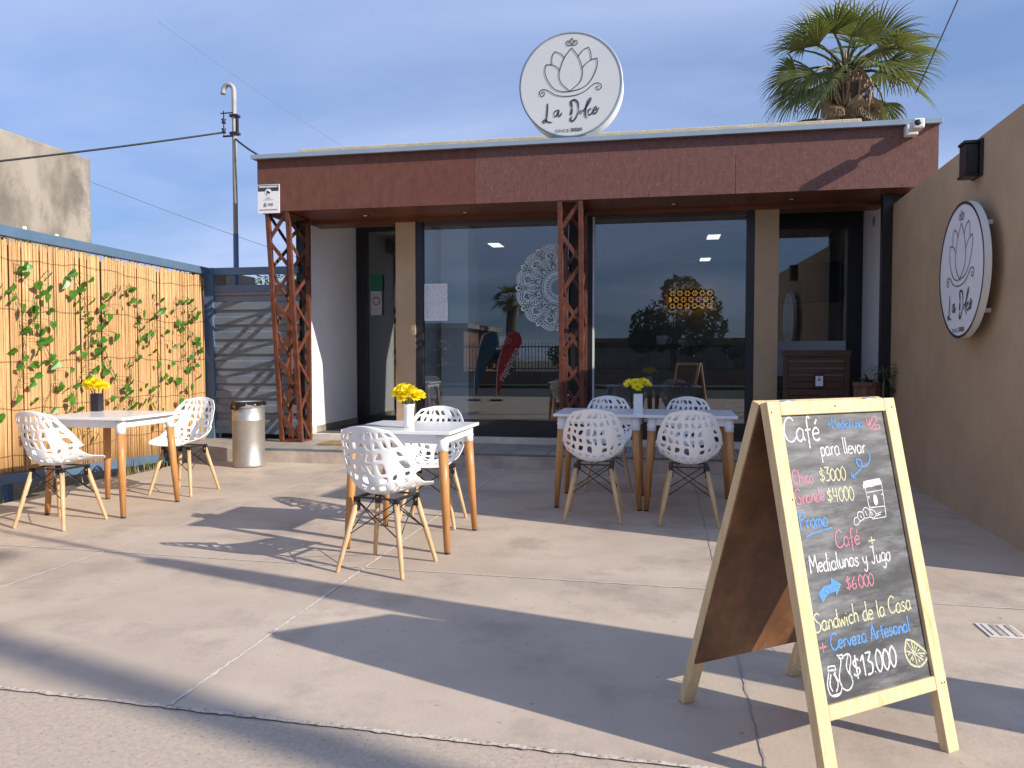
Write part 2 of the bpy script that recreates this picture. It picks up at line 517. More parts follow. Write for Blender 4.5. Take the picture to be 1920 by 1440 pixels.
M['brick'] = mat('far_brick', (0.20, 0.11, 0.075), (0.28, 0.17, 0.12), rough=0.95, scale=5)
M['ch_white'] = film_mat('chalk_white', (0.74, 0.74, 0.75), 0.95, 0.6, 300)
M['ch_yellow'] = film_mat('chalk_yellow', (0.70, 0.68, 0.42), 0.93, 0.6, 300)
M['ch_blue'] = film_mat('chalk_blue', (0.12, 0.33, 0.74), 0.95, 0.5, 300)
M['ch_pink'] = film_mat('chalk_pink', (0.66, 0.25, 0.34), 0.93, 0.6, 300)
M['ch_smear'] = film_mat('chalk_dust', (0.55, 0.55, 0.56), 0.2, 0.2, 25)

# chalkboard: dark slate with wiped chalk streaks
cb = mat('chalkboard', (0.036, 0.038, 0.043), (0.13, 0.135, 0.145), rough=0.5, scale=5.0, detail=8, stretch=(1.2, 1.2, 5.5), pos=(0.42, 0.80),
         c3=(0.24, 0.245, 0.255), s3=3.4, p3=(0.46, 0.74))
M['board'] = cb

# tiles with ribs
tm = mat('platform_tile', (0.36, 0.32, 0.28), (0.46, 0.42, 0.37), rough=0.7, scale=7)
nt = tm.node_tree
bt = nt.nodes.new('ShaderNodeTexBrick')
bt.offset = 0.0
bt.inputs['Scale'].default_value = 1.0
bt.inputs['Brick Width'].default_value = 0.40
bt.inputs['Row Height'].default_value = 0.40
bt.inputs['Mortar Size'].default_value = 0.008
bt.inputs['Color1'].default_value = (1, 1, 1, 1); bt.inputs['Color2'].default_value = (0.9, 0.9, 0.9, 1); bt.inputs['Mortar'].default_value = (0.5, 0.5, 0.5, 1)
tcx = nt.nodes.new('ShaderNodeTexCoord')
nt.links.new(tcx.outputs['Object'], bt.inputs['Vector'])
wv = nt.nodes.new('ShaderNodeTexWave')
wv.bands_direction = 'X'
wv.inputs['Scale'].default_value = 8.0
nt.links.new(tcx.outputs['Object'], wv.inputs['Vector'])
rpw = nt.nodes.new('ShaderNodeValToRGB')
rpw.color_ramp.elements[0].position = 0.15; rpw.color_ramp.elements[0].color = (0.6, 0.6, 0.6, 1)
rpw.color_ramp.elements[1].position = 0.4; rpw.color_ramp.elements[1].color = (1, 1, 1, 1)
nt.links.new(wv.outputs[0], rpw.inputs[0])
ma = nt.nodes.new('ShaderNodeMixRGB'); ma.blend_type = 'MULTIPLY'; ma.inputs[0].default_value = 1
mb = nt.nodes.new('ShaderNodeMixRGB'); mb.blend_type = 'MULTIPLY'; mb.inputs[0].default_value = 1
b = nt.nodes['Principled BSDF']
src = b.inputs['Base Color'].links[0].from_socket
nt.links.new(src, ma.inputs[1]); nt.links.new(bt.outputs[0], ma.inputs[2])
nt.links.new(ma.outputs[0], mb.inputs[1]); nt.links.new(rpw.outputs[0], mb.inputs[2])
nt.links.new(mb.outputs[0], b.inputs['Base Color'])
M['tile'] = tm

# reed: every cane its own tone (random per island) with fine grain along the cane
rm = mat('reed', (0.53, 0.295, 0.12), (0.67, 0.41, 0.19), rough=0.65, scale=5, detail=7, stretch=(18, 18, 1.3), c3=(0.34, 0.16, 0.06), s3=9, p3=(0.56, 0.70))
nt = rm.node_tree
b = nt.nodes['Principled BSDF']
src = b.inputs['Base Color'].links[0].from_socket
geo = nt.nodes.new('ShaderNodeNewGeometry')
mr = nt.nodes.new('ShaderNodeMapRange'); mr.inputs['To Min'].default_value = 0.78; mr.inputs['To Max'].default_value = 1.12
nt.links.new(geo.outputs['Random Per Island'], mr.inputs[0])
mm = nt.nodes.new('ShaderNodeMixRGB'); mm.blend_type = 'MULTIPLY'; mm.inputs[0].default_value = 1
nt.links.new(src, mm.inputs[1]); nt.links.new(mr.outputs[0], mm.inputs[2])
nt.links.new(mm.outputs[0], b.inputs['Base Color'])
M['reed'] = rm
M['reed_back'] = mat('reed_backing', (0.30, 0.17, 0.07), (0.38, 0.22, 0.10), rough=0.9, scale=6)

# ------------------------------------------------------------------ setting: ground
g = MB(); g.box(-160, 160, -160, 220, -0.3, -0.09)
structure(g.build('ground', M['soil']), 'bare earth ground all round the lot', 'ground')
g = MB(); g.prism([(-5.26, 2.437, -0.08), (3.2, 2.178, -0.08), (3.2, 8.02, -0.08), (-5.26, 8.02, -0.08)], (0, 0, 0.08))
structure(g.build('patio', M['patio']), 'smooth beige concrete patio in front of the cafe', 'patio')
g = MB(); g.prism([(-60, -4, -0.08), (60, -4, -0.08), (60, 0.435, -0.08), (-60, 4.11, -0.08)], (0, 0, 0.078))
structure(g.build('sidewalk', M['walk']), 'rough grainy concrete sidewalk along the patio edge', 'sidewalk')
g = MB(); g.box(-60, 60, -11.0, -4.0, -0.088, -0.06)
structure(g.build('road', M['asphalt']), 'asphalt street behind the viewer', 'road')
g = MB(); g.box(-60, 60, -13.5, -11.0, -0.08, 0.06)
structure(g.build('far_verge', M['verge']), 'grassy verge across the street', 'verge')


def wobble_strip(p0, p1, w, amp, n, z, seed, h=0.004):
    q = random.Random(seed)
    a, b2 = Vector(p0), Vector(p1)
    d = (b2 - a); nrm = Vector((-d.y, d.x)).normalized()
    vs = []; fs = []
    for i in range(n + 1):
        t = i / n
        c = a + d * t + nrm * q.uniform(-amp, amp)
        ww = w * q.uniform(0.65, 1.25)
        vs += [(c.x + nrm.x * ww / 2, c.y + nrm.y * ww / 2, z), (c.x - nrm.x * ww / 2, c.y - nrm.y * ww / 2, z)]
    for i in range(n):
        fs.append((2 * i + 1, 2 * i + 3, 2 * i + 2, 2 * i))
    return vs, fs


joints = MB()
for (p0, p1, w, sd_) in [((-1.655, 2.34), (-1.64, 8.0), 0.014, 1), ((-3.36, 2.42), (-3.33, 8.0), 0.013, 2), ((-5.2, 4.17), (0.32, 4.05), 0.010, 3),
                         ((0.32, 4.05), (2.15, 4.0), 0.008, 4), ((-5.2, 6.06), (0.3, 5.96), 0.006, 5)]:
    L_ = math.dist(p0, p1)
    joints.add(*wobble_strip(p0, p1, w, 0.0025, int(L_ * 30), 0.003, sd_))
structure(joints.build('patio_joint', M['joint']), 'pale mortar joints between the concrete slabs', 'joint')
joints = MB()
for (p0, p1, w, sd_) in [((0.30, 2.29), (0.29, 7.95), 0.006, 6), ((0.3, 5.96), (2.2, 5.9), 0.005, 7)]:
    joints.add(*wobble_strip(p0, p1, w, 0.004, 160, 0.003, sd_))
structure(joints.build('patio_crack', M['joint_dark']), 'dark open joint between concrete slabs on the right', 'joint')
seam = MB()
vs, fs = wobble_strip((-9, 2.55), (3.4, 2.17), 0.020, 0.003, 420, 0.004, 9)
seam.add(vs, fs)
structure(seam.build('sidewalk_seam', M['seam']), 'crumbling mortar seam between patio and sidewalk', 'joint')

# drain plate set in the patio
dp = thing('drain_grate', 'small pale slotted drain plate set in the concrete near the right edge', 'drain', (1.45, 3.67, 0))
d = MB(); d.box(-0.075, 0.075, -0.085, 0.085, 0.001, 0.005); d.build('frame', M['plinth'], dp)
for i in range(4):
    d = MB(); x = -0.055 + i * 0.031
    d.box(x, x + 0.02, -0.07, 0.07, 0.005, 0.009); d.build('slat', M['riser' if i % 2 else 'plinth'], dp)

# ------------------------------------------------------------------ entrance platform
pl = thing('entrance_step', 'low raised entrance step with ribbed tiles and blue edge strip before the cafe', 'step', (0, 0, 0))
d = MB(); d.box(-5.9, 2.6, 8.0, 8.985, -0.05, 0.15); d.build('base', M['riser'], pl, bevel=0.006)
d = MB(); d.box(-5.9, 2.3, 8.03, 8.98, 0.15, 0.154); d.build('tile_surface', M['tile'], pl)
d = MB(); d.box(-4.75, 2.28, 7.993, 8.028, 0.140, 0.158); d.build('edge_strip', M['cap_dark'], pl, bevel=0.003)

# ------------------------------------------------------------------ cafe building
cafe = thing('cafe_building', 'single storey cafe with rusted steel fascia, tan pillars and large dark windows', 'building', (0, 0, 0))


def part(name, mb, mt, parent=cafe, bevel=0, label=None):
    o = mb.build(name, mt, parent, bevel)
    if label: o['label'] = label
    return o


FY = 8.34
# fascia panels
for (x0, x1, mt_) in ((-4.65, -2.05, 'rust'), (-2.046, 0.715, 'rust_worn'), (0.719, 2.64, 'rust_worn')):
    d = MB(); d.box(x0, x1, FY, FY + 0.03, 2.872, 3.475); part('fascia_panel', d, M[mt_])
for x0 in (-4.65, 2.61):
    d = MB(); d.box(x0, x0 + 0.03, FY + 0.031, 9.6, 2.872, 3.475); part('side_fascia', d, M['rust'])
# soffit panels
xs = [-4.62, -3.25, -1.95, -0.6, 0.75, 2.60]
for i in range(5):
    d = MB(); d.box(xs[i] + 0.0015, xs[i + 1] - 0.0015, FY + 0.031, 9.06, 2.874, 2.886); part('soffit_panel', d, M['rust_soffit'])
# rivets along the fascia
for z in (3.36, 2.90):
    x = -4.5
    while x < 2.55:
        d = MB(); d.sphere((x, FY - 0.001, z), 0.006, 6, 4, (1, 0.5, 1)); part('rivet', d, M['rust_bar']); x += 0.62
# cap flashing
d = MB(); d.box(-4.70, 2.66, FY - 0.055, FY + 0.5, 3.476, 3.492); d.box(-4.70, 2.66, FY - 0.062, FY - 0.052, 3.470, 3.522); d.box(-4.70, 2.66, FY - 0.0515, FY + 0.06, 3.493, 3.520)
part('cap_flashing', d, M['cap'], bevel=0.003)
d = MB(); d.box(-4.6, 2.6, FY + 0.5, 15.2, 3.30, 3.40); part('roof', d, M['concrete'])
d = MB(); d.box(-4.62, 2.15, 9.3, 9.5, 3.40, 3.845); part('parapet', d, M['parapet'], bevel=0.01)

# downlights in the soffit
for (x, y) in ((-3.507, 8.80), (-2.285, 8.82), (0.1, 8.78), (1.332, 8.76)):
    d = MB(); d.lathe([(0.03, 0.0), (0.055, -0.004), (0.06, 0.0)], (x, y, 2.873), 20); o = part('downlight', d, M['black'])
    d = MB(); d.sphere((x, y, 2.876), 0.028, 10, 6, (1, 1, 0.4)); d.build('lens', M['downlight'], o)

# body: left wall, right wall, back wall, ceiling, floor
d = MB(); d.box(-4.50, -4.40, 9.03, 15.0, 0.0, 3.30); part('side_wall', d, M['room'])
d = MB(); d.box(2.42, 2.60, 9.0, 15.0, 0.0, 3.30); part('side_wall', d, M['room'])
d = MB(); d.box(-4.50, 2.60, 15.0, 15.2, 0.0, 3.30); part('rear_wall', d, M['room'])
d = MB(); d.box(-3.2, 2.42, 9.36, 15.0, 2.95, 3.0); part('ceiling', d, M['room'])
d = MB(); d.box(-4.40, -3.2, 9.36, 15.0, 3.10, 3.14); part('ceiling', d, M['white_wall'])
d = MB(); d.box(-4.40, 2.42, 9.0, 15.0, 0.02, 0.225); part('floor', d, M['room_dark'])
d = MB(); d.box(-4.36, 2.3, 8.986, 9.08, 0.10, 0.226); part('plinth', d, M['plinth'], bevel=0.004)
d = MB(); d.box(-4.40, 2.42, 9.061, 9.36, 2.83, 3.3); part('lintel', d, M['rust_soffit'])
# white reveal wall beside the left door
d = MB(); d.box(-4.399, -4.33, 9.0, 10.5, 0.31, 3.1); part('reveal_wall', d, M['white_wall'])
d = MB(); d.box(-4.399, -4.322, 8.995, 9.16, 0.226, 0.31); part('skirting', d, M['plinth'])
d = MB(); d.box(-4.399, -4.322, 9.161, 10.5, 0.226, 0.31); part('skirting', d, M['concrete'])
d = MB(); d.box(2.34, 2.419, 9.0, 10.0, 0.226, 3.1); part('reveal_wall', d, M['white_wall'])
d = MB(); d.sphere((2.33, 9.45, 2.72), 0.03, 8, 6, (0.5, 0.6, 2.2)); part('door_closer', d, M['wire_grey'])
# black corner posts
d = MB(); d.box(-4.47, -4.37, 8.93, 8.998, 0.155, 2.873); part('corner_post', d, M['black'])
d = MB(); d.box(2.215, 2.31, 8.63, 8.72, 0.155, 2.873); part('corner_post', d, M['black'])
d = MB(); d.box(2.311, 2.5, 8.70, 9.0, 0.155, 2.873); part('side_return', d, M['black'])
# tan pillars
for (x0, x1) in ((-3.234, -2.98), (0.999, 1.256)):
    d = MB(); d.box(x0, x1, 9.085, 9.36, 0.226, 2.873); part('pillar', d, M['tan'], bevel=0.004)
# returns into the two door recesses
d = MB(); d.box(-3.20, -3.10, 9.361, 12.9, 0.226, 3.1); part('partition', d, M['white_wall'])
d = MB(); d.box(-4.399, -3.201, 12.6, 12.7, 0.226, 3.1); part('partition', d, M['white_wall'])
d = MB(); d.box(1.10, 1.18, 9.361, 9.95, 0.226, 2.95); part('partition', d, M['white_wall'])


d = MB(); d.box(-2.98, -2.60, 10.2, 10.5, 0.226, 2.95); part('interior_column', d, M['white_wall'])


def window(x0, x1, y=9.10, zb=0.226, zt=2.873, fl=0.085, fr_=0.085, fb=0.20, ft=0.05):
    d = MB()
    d.box(x0, x0 + fl, y, y + 0.09, zb, zt); d.box(x1 - fr_, x1, y, y + 0.09, zb, zt)
    d.box(x0 + fl, x1 - fr_, y + 0.002, y + 0.088, zb, zb + fb); d.box(x0 + fl, x1 - fr_, y + 0.002, y + 0.088, zt - ft, zt)
    o = part('window', d, M['black'])
    d = MB(); d.box(x0 + fl - 0.01, x1 - fr_ + 0.01, y + 0.042, y + 0.048, zb + fb - 0.01, zt - ft + 0.01); d.build('pane', M['glass'], o)
    return o


window(-2.979, -0.99)
window(-0.905, 0.998)
d = MB(); d.box(-0.989, -0.906, 9.09, 9.2, 0.226, 2.873); part('mullion', d, M['black'])
d = MB(); d.box(-0.825, -0.80, 9.115, 9.135, 0.42, 2.82); part('glazing_bead', d, M['white_metal'])


def door(x0, x1, y, zt, fl, fr_, ft, fb, lab):
    d = MB()
    d.box(x0, x0 + fl, y, y + 0.06, 0.226, zt); d.box(x1 - fr_, x1, y, y + 0.06, 0.226, zt)
    d.box(x0 + fl, x1 - fr_, y + 0.001, y + 0.059, zt - ft, zt); d.box(x0 + fl, x1 - fr_, y + 0.001, y + 0.059, 0.226, 0.226 + fb)
    o = part('door', d, M['black'], label=lab)
    d = MB(); d.box(x0 + fl - 0.01, x1 - fr_ + 0.01, y + 0.027, y + 0.033, 0.226 + fb - 0.01, zt - ft + 0.01); d.build('pane', M['glass'], o)
    return o


dl_ = door(-4.33, -3.201, 10.5, 3.09, 0.17, 0.08, 0.12, 0.12, 'black framed glass door in the left recess')
d = MB(); d.box(-3.36, -3.33, 10.40, 10.43, 1.05, 1.55); d.cyl((-3.345, 10.43, 1.1), (-3.345, 10.50, 1.1), 0.008); d.cyl((-3.345, 10.43, 1.5), (-3.345, 10.50, 1.5), 0.008)
d.build('handle', M['plinth'], dl_)
dr_ = door(1.181, 2.338, 9.95, 2.94, 0.06, 0.17, 0.20, 0.2, 'black framed glass door in the right recess with a frosted band')
d = MB(); d.box(1.245, 2.165, 9.968, 9.972, 0.95, 1.38); d.build('frosted_band', M['frost'], dr_)
d = MB(); d.cyl((1.225, 9.86, 1.25), (1.225, 9.95, 1.25), 0.012); d.cyl((1.225, 9.865, 1.25), (1.325, 9.865, 1.25), 0.011); d.build('handle', M['steel'], dr_)


# lattice columns
def lattice(X0, X1, Y0b, Y0t, Y1):
    z0, z1 = 0.155, 2.873
    def P(ix, iy, t):
        y = (Y0b + (Y0t - Y0b) * t) if iy == 0 else Y1
        return Vector(((X0, X1)[ix], y, z0 + (z1 - z0) * t))
    col = MB(); col.box(X0 - 0.02, X1 + 0.02, Y0b - 0.02, Y1 + 0.02, 0.155, 0.175)
    o = part('lattice_column', col, M['rust_bar'], bevel=0.002)
    for ix in (0, 1):
        for iy in (0, 1):
            c = MB(); c.bar(P(ix, iy, 0.008), P(ix, iy, 1), 0.048, 0.048, (1, 0, 0)); c.build('chord', M['rust_bar'], o)
    nb = 8
    def zig(a, b2, ph, off, side):
        c = MB()
        for k in range(nb):
            t0, t1 = k / nb + 0.01, (k + 1) / nb
            q0 = (a, b2) if (k + ph) % 2 == 0 else (b2, a)
            p0 = P(q0[0][0], q0[0][1], t0) + Vector(off); p1 = P(q0[1][0], q0[1][1], t1) + Vector(off)
            c.bar(p0, p1, 0.042, 0.014, side)
        c.build('lacing', M['rust_bar'], o)
    zig((0, 0), (1, 0), 1, (0, -0.004, 0), (0, 1, 0))
    zig((0, 1), (1, 1), 0, (0, 0.004, 0), (0, 1, 0))
    zig((0, 0), (0, 1), 0, (-0.004, 0, 0), (1, 0, 0))
    zig((1, 0), (1, 1), 1, (0.004, 0, 0), (1, 0, 0))
    c = MB(); c.box(X0 - 0.018, X1 + 0.018, Y0t - 0.018, Y1 + 0.018, 2.855, 2.873); c.build('head_plate', M['rust_bar'], o)


lattice(-4.54, -4.29, 8.66, 8.37, 8.89)
lattice(-1.11, -0.885, 8.62, 8.37, 8.89)

# ---- things on and in the cafe
mand = MB()
_rb = mand.ribbon
mand.ribbon = lambda P, w, f: _rb(P, w * 1.25, f)
MC = (-1.22, 2.01); MY = 9.138
mfr = lambda u, v: (MC[0] + u, MY, MC[1] + v)


def arc(r, a0, a1, n=24, c=(0, 0)):
    return [(c[0] + r * math.cos(a0 + (a1 - a0) * i / n), c[1] + r * math.sin(a0 + (a1 - a0) * i / n)) for i in range(n + 1)]


H = math.pi / 2
for (r, w) in ((0.10, 0.008), (0.175, 0.014), (0.20, 0.006)):
    mand.ribbon(arc(r, H, 3 * H, 40), w, mfr)
NP = 12
for i in range(NP // 2 * 2 + 1):
    a = H + math.pi * i / (NP // 2 * 2)
    ca, sa = math.cos(a), math.sin(a)
    tr = lambda q, ca=ca, sa=sa: (q[0] * ca - q[1] * sa, q[0] * sa + q[1] * ca)
    clip = lambda P_: [p for p in P_ if p[0] <= 0.002]
    mand.ribbon(clip([tr(q) for q in smooth_pts([(0.10, 0), (0.13, 0.016), (0.165, 0), (0.13, -0.016), (0.10, 0)], 4)]), 0.008, mfr)
for i in range(7):
    a = H + math.pi * (i) / 6
    ca, sa = math.cos(a), math.sin(a)
    tr = lambda q, ca=ca, sa=sa: (q[0] * ca - q[1] * sa, q[0] * sa + q[1] * ca)
    clip = lambda P_: [p for p in P_ if p[0] <= 0.004]
    for (sc_, w) in ((1.0, 0.016), (0.72, 0.009), (0.42, 0.008)):
        P_ = smooth_pts([(0.22, 0), (0.29, 0.085 * sc_), (0.38, 0.07 * sc_), (0.33 + 0.19 * sc_, 0), (0.38, -0.07 * sc_), (0.29, -0.085 * sc_), (0.22, 0)], 5)
        mand.ribbon(clip([tr(q) for q in P_]), w, mfr)
    for k in range(4):
        for s_ in (-1, 1):
            mand.ribbon(clip([tr((0.29 + k * 0.03, 0)), tr((0.315 + k * 0.03, s_ * 0.03))]), 0.007, mfr)
for i in range(6):
    a = H + math.pi * (i + 0.5) / 6
    ca, sa = math.cos(a), math.sin(a)
    tr = lambda q, ca=ca, sa=sa: (q[0] * ca - q[1] * sa, q[0] * sa + q[1] * ca)
    clip = lambda P_: [p for p in P_ if p[0] <= 0.004]
    for r in (0.075, 0.10, 0.125):
        mand.ribbon(clip([tr(q) for q in arc(r, -1.75, 1.75, 18, (0.395, 0))]), 0.010, mfr)
    for k in range(13):
        t = -1.7 + 3.4 * k / 12
        mand.ribbon(clip([tr((0.395 + 0.103 * math.cos(t), 0.103 * math.sin(t))), tr((0.395 + 0.125 * math.cos(t), 0.125 * math.sin(t)))]), 0.009, mfr)
    mand.ribbon(clip([tr(q) for q in arc(0.035, 0, 6.28, 16, (0.405, 0))]), 0.012, mfr)
    mand.ribbon(clip([tr(q) for q in arc(0.024, 0, 6.28, 16, (0.265, 0))]), 0.012, mfr)
    for k in range(3):
        mand.ribbon(clip([tr(q) for q in smooth_pts([(0.30, 0), (0.335, 0.03 - k * 0.03), (0.365, 0)], 4)]), 0.007, mfr)
tag(mand.build('window_decal', M['decal']), 'white lace-like half mandala sticker on the left window', 'decal')

d = MB(); d.box(-2.885, -2.59, 9.136, 9.139, 1.85, 2.08); d.box(-2.885, -2.585, 9.1355, 9.1385, 1.628, 1.846)
pn = tag(d.build('paper_notice', M['paper']), 'two pale printed sheets taped inside the left edge of the left window', 'notice')
q = random.Random(5)
for z0_, z1_ in ((1.87, 2.05), (1.65, 1.82)):
    d = MB()
    z = z1_
    while z > z0_:
        x = -2.86
        while x < -2.63:
            w = q.uniform(0.02, 0.06)
            d.box(x, min(x + w, -2.61), 9.1345, 9.1352, z - 0.004, z)
            x += w + 0.025
        z -= 0.022
    d.build('print', M['paper_grey'], pn)

dp_ = thing('door_poster', 'green and white notice poster stuck on the left glass door', 'poster', (-4.02, 10.49, 0))
d = MB(); d.box(-0.10, 0.09, 0.0, 0.004, 2.13, 2.36); d.build('green_sheet', M['green'], dp_)
d = MB(); d.box(-0.09, 0.08, 0.0, 0.004, 1.78, 2.12); d.build('white_sheet', M['paper_grey'], dp_)
d = MB(); d.lathe([(0.045, 0), (0.06, 0), (0.06, 0.002), (0.045, 0.002)], (0, 0, 0), 20); 
d.v = [(x - 0.005, -0.003 + z, 1.98 + y) for (x, y, z) in d.v]
d.build('emblem', M['red'], dp_)

# interior furniture seen through the glass
cn = thing('serving_counter', 'dark serving counter with a lit glass top edge inside the cafe', 'counter', (0, 0, 0.226))
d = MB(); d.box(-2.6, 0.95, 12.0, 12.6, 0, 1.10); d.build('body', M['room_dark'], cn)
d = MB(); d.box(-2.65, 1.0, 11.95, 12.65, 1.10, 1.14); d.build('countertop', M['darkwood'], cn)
for (x, s, lb) in ((-2.52, 1.0, 'white cup standing on the serving counter behind the left window'),
                   (-0.02, 1.0, 'large white cup standing on the serving counter behind the right window'),
                   (0.27, 0.55, 'small white cup beside the large cup on the serving counter')):
    cp = thing('coffee_cup', lb, 'cup', (x, 12.1, 1.367), 0, 'cups on the serving counter')
    d = MB(); d.lathe([(0.0, 0), (0.075 * s, 0.0), (0.09 * s, 0.07 * s), (0.092 * s, 0.14 * s), (0.086 * s, 0.14 * s), (0.08 * s, 0.02)], (0, 0, 0), 20); d.build('bowl', M['white'], cp)
    d = MB(); d.tube([(0.088 * s + 0.05 * s * math.sin(t), 0, 0.07 * s + 0.04 * s * math.cos(t)) for t in [i * math.pi / 8 for i in range(9)]], 0.01 * s, 6); d.build('handle', M['white'], cp)
for (x, y, lb) in ((-2.57, 11.83, 'white rectangular ceiling light panel seen through the left window'),
                   (0.70, 11.63, 'white rectangular ceiling light panel near the top of the right window'),
                   (0.72, 14.3, 'white rectangular ceiling light panel deep inside the cafe')):
    lp = thing('ceiling_light', lb, 'ceiling light', (x, y, 2.95), 0, 'ceiling light panels in the cafe')
    d = MB(); d.box(-0.10, 0.10, -0.22, 0.22, -0.03, 0); d.build('housing', M['white_metal'], lp)
    d = MB(); d.box(-0.085, 0.085, -0.20, 0.20, -0.034, -0.031); d.build('diffuser', M['led'], lp)
am = thing('wall_lamp_panel', 'amber glowing patterned lamp panel on the back wall of the cafe', 'lamp', (0.50, 14.9, 2.25))
d = MB(); d.box(-0.40, 0.40, 0.0, 0.06, -0.17, 0.17); d.build('light_box', M['amber'], am)
d = MB()
fr_ = lambda u, v: (u, -0.012, v)
for i in range(6):
    for j in range(3):
        cx, cz = -0.34 + i * 0.136 + (0.068 if j % 2 else 0), -0.118 + j * 0.118
        for k in range(6):
            a0, a1 = math.pi / 3 * k + 0.52, math.pi / 3 * (k + 1) + 0.52
            d.ribbon([(cx + 0.078 * math.cos(a0), cz + 0.078 * math.sin(a0)), (cx + 0.078 * math.cos(a1), cz + 0.078 * math.sin(a1))], 0.03, fr_)
            d.ribbon([(cx, cz), (cx + 0.078 * math.cos(a0), cz + 0.078 * math.sin(a0))], 0.016, fr_)
d.build('fretwork', M['black'], am)
tv = thing('television', 'black television on a bracket high on the wall inside the right door', 'television', (1.95, 11.3, 2.2), R(-32))
d = MB(); d.box(-0.45, 0.45, -0.02, 0.03, -0.27, 0.27); d.build('screen', M['blackplastic'], tv, bevel=0.01)
d = MB(); d.box(-0.12, 0.12, 0.031, 0.12, -0.12, 0.12); d.cyl((0, 0.12, 0), (0.15, 0.34, 0), 0.03); d.build('bracket', M['black'], tv)

# ------------------------------------------------------------------ round signs with the logo
LOGO = [
    [(797, 283), (715, 390), (665, 520), (655, 590), (680, 670), (775, 765)], [(797, 283), (870, 385), (915, 510), (918, 600), (885, 680), (775, 765)],
    [(605, 312), (575, 370), (570, 460)], [(605, 312), (670, 340), (720, 395)],
    [(505, 452), (493, 540), (530, 640), (600, 730), (690, 765), (775, 768)], [(505, 452), (580, 460), (630, 490), (660, 525)],
    [(985, 290), (925, 320), (870, 385)], [(985, 290), (1010, 340), (1020, 430)],
    [(1085, 418), (1020, 432), (960, 470), (920, 515)], [(1085, 418), (1085, 500), (1050, 600), (990, 690), (900, 745), (775, 768)],
    [(452, 775), (462, 758), (486, 765), (480, 798), (448, 802), (430, 770), (445, 737), (482, 729), (530, 745), (600, 790), (680, 815), (780, 820), (880, 805),
     (960, 770), (1030, 715), (1080, 693), (1120, 705), (1134, 738), (1112, 768), (1082, 760), (1080, 735), (1103, 733)],
    [(798, 175), (780, 212), (798, 248), (816, 212), (798, 175)],
    [(798, 250), (760, 256), (736, 235), (746, 206), (770, 210), (764, 234)], [(798, 250), (838, 256), (861, 235), (850, 206), (826, 210), (832, 234)]]
SCRIPT = [
    ([(525, 888), (521, 980), (510, 1070), (488, 1110), (472, 1096), (490, 1072), (530, 1096), (580, 1106)], 12),
    ([(645, 968), (608, 985), (598, 1025), (622, 1040), (648, 985)], 10), ([(655, 965), (646, 1028), (662, 1042), (690, 1000)], 12),
    ([(790, 885), (803, 955), (792, 1035)], 18), ([(783, 882), (830, 866), (870, 900), (876, 980), (852, 1060), (812, 1102), (786, 1080), (805, 1048)], 15),
    ([(900, 985), (886, 1018), (905, 1030), (917, 1003), (900, 985)], 7),
    ([(925, 1002), (975, 940), (1016, 872), (1008, 852), (984, 885), (960, 975), (954, 1045), (976, 1080)], 12),
    ([(1020, 975), (993, 990), (986, 1033), (1010, 1042), (1034, 1015)], 12),
    ([(1036, 1012), (1076, 982), (1070, 955), (1046, 980), (1045, 1022), (1072, 1030), (1110, 965)], 12)]


def text_mesh(txt, size, bold=0.0, res=3):
    cu = bpy.data.curves.new('t', 'FONT')
    cu.body = txt; cu.size = size; cu.align_x = 'LEFT'; cu.offset = bold; cu.resolution_u = res
    ob = bpy.data.objects.new('t', cu); COL.objects.link(ob)
    dg = bpy.context.evaluated_depsgraph_get()
    me = bpy.data.meshes.new_from_object(ob.evaluated_get(dg))
    vs = [tuple(v.co) for v in me.vertices]; fs = [tuple(p.vertices) for p in me.polygons]
    bpy.data.objects.remove(ob); bpy.data.meshes.remove(me); bpy.data.curves.remove(cu)
    return vs, fs


def put_text(mb, txt, u0, u1, v, fr, bold=0.0, size=None):
    vs, fs = text_mesh(txt, 1.0, bold)
    xa = min(p[0] for p in vs); xb = max(p[0] for p in vs)
    s = (u1 - u0) / (xb - xa)
    sy = size / 0.7 if size else s
    mb.add([fr(u0 + (p[0] - xa) * s, v + p[1] * sy) for p in vs], fs)


def logo_parts(root, rad, fr, lw=1.0):
    k = rad / 585.0
    cv = lambda p: ((p[0] - 785) * k, (690 - p[1]) * k)
    d = MB()
    for i, st in enumerate(LOGO):
        d.ribbon(smooth_pts([cv(p) for p in st], 6), 9 * k * lw, fr)
    d.build('logo', M['ink'], root)
    d = MB()
    for st, w in SCRIPT:
        P_ = smooth_pts([cv(p) for p in st], 6)
        n = len(P_)
        ws = [w * k * (0.45 + 1.0 * abs(math.sin(0.7 + 5.5 * i / n))) * lw for i in range(n)]
        d.ribbon(P_, ws, fr)
    put_text(d, 'SINCE', *[(x - 785) * k for x in (612, 772)], (690 - 1221) * k, fr, 0.0, 34 * k)
    put_text(d, '2020', *[(x - 785) * k for x in (787, 920)], (690 - 1214) * k, fr, 0.035, 34 * k)
    d.build('lettering', M['ink'], root)


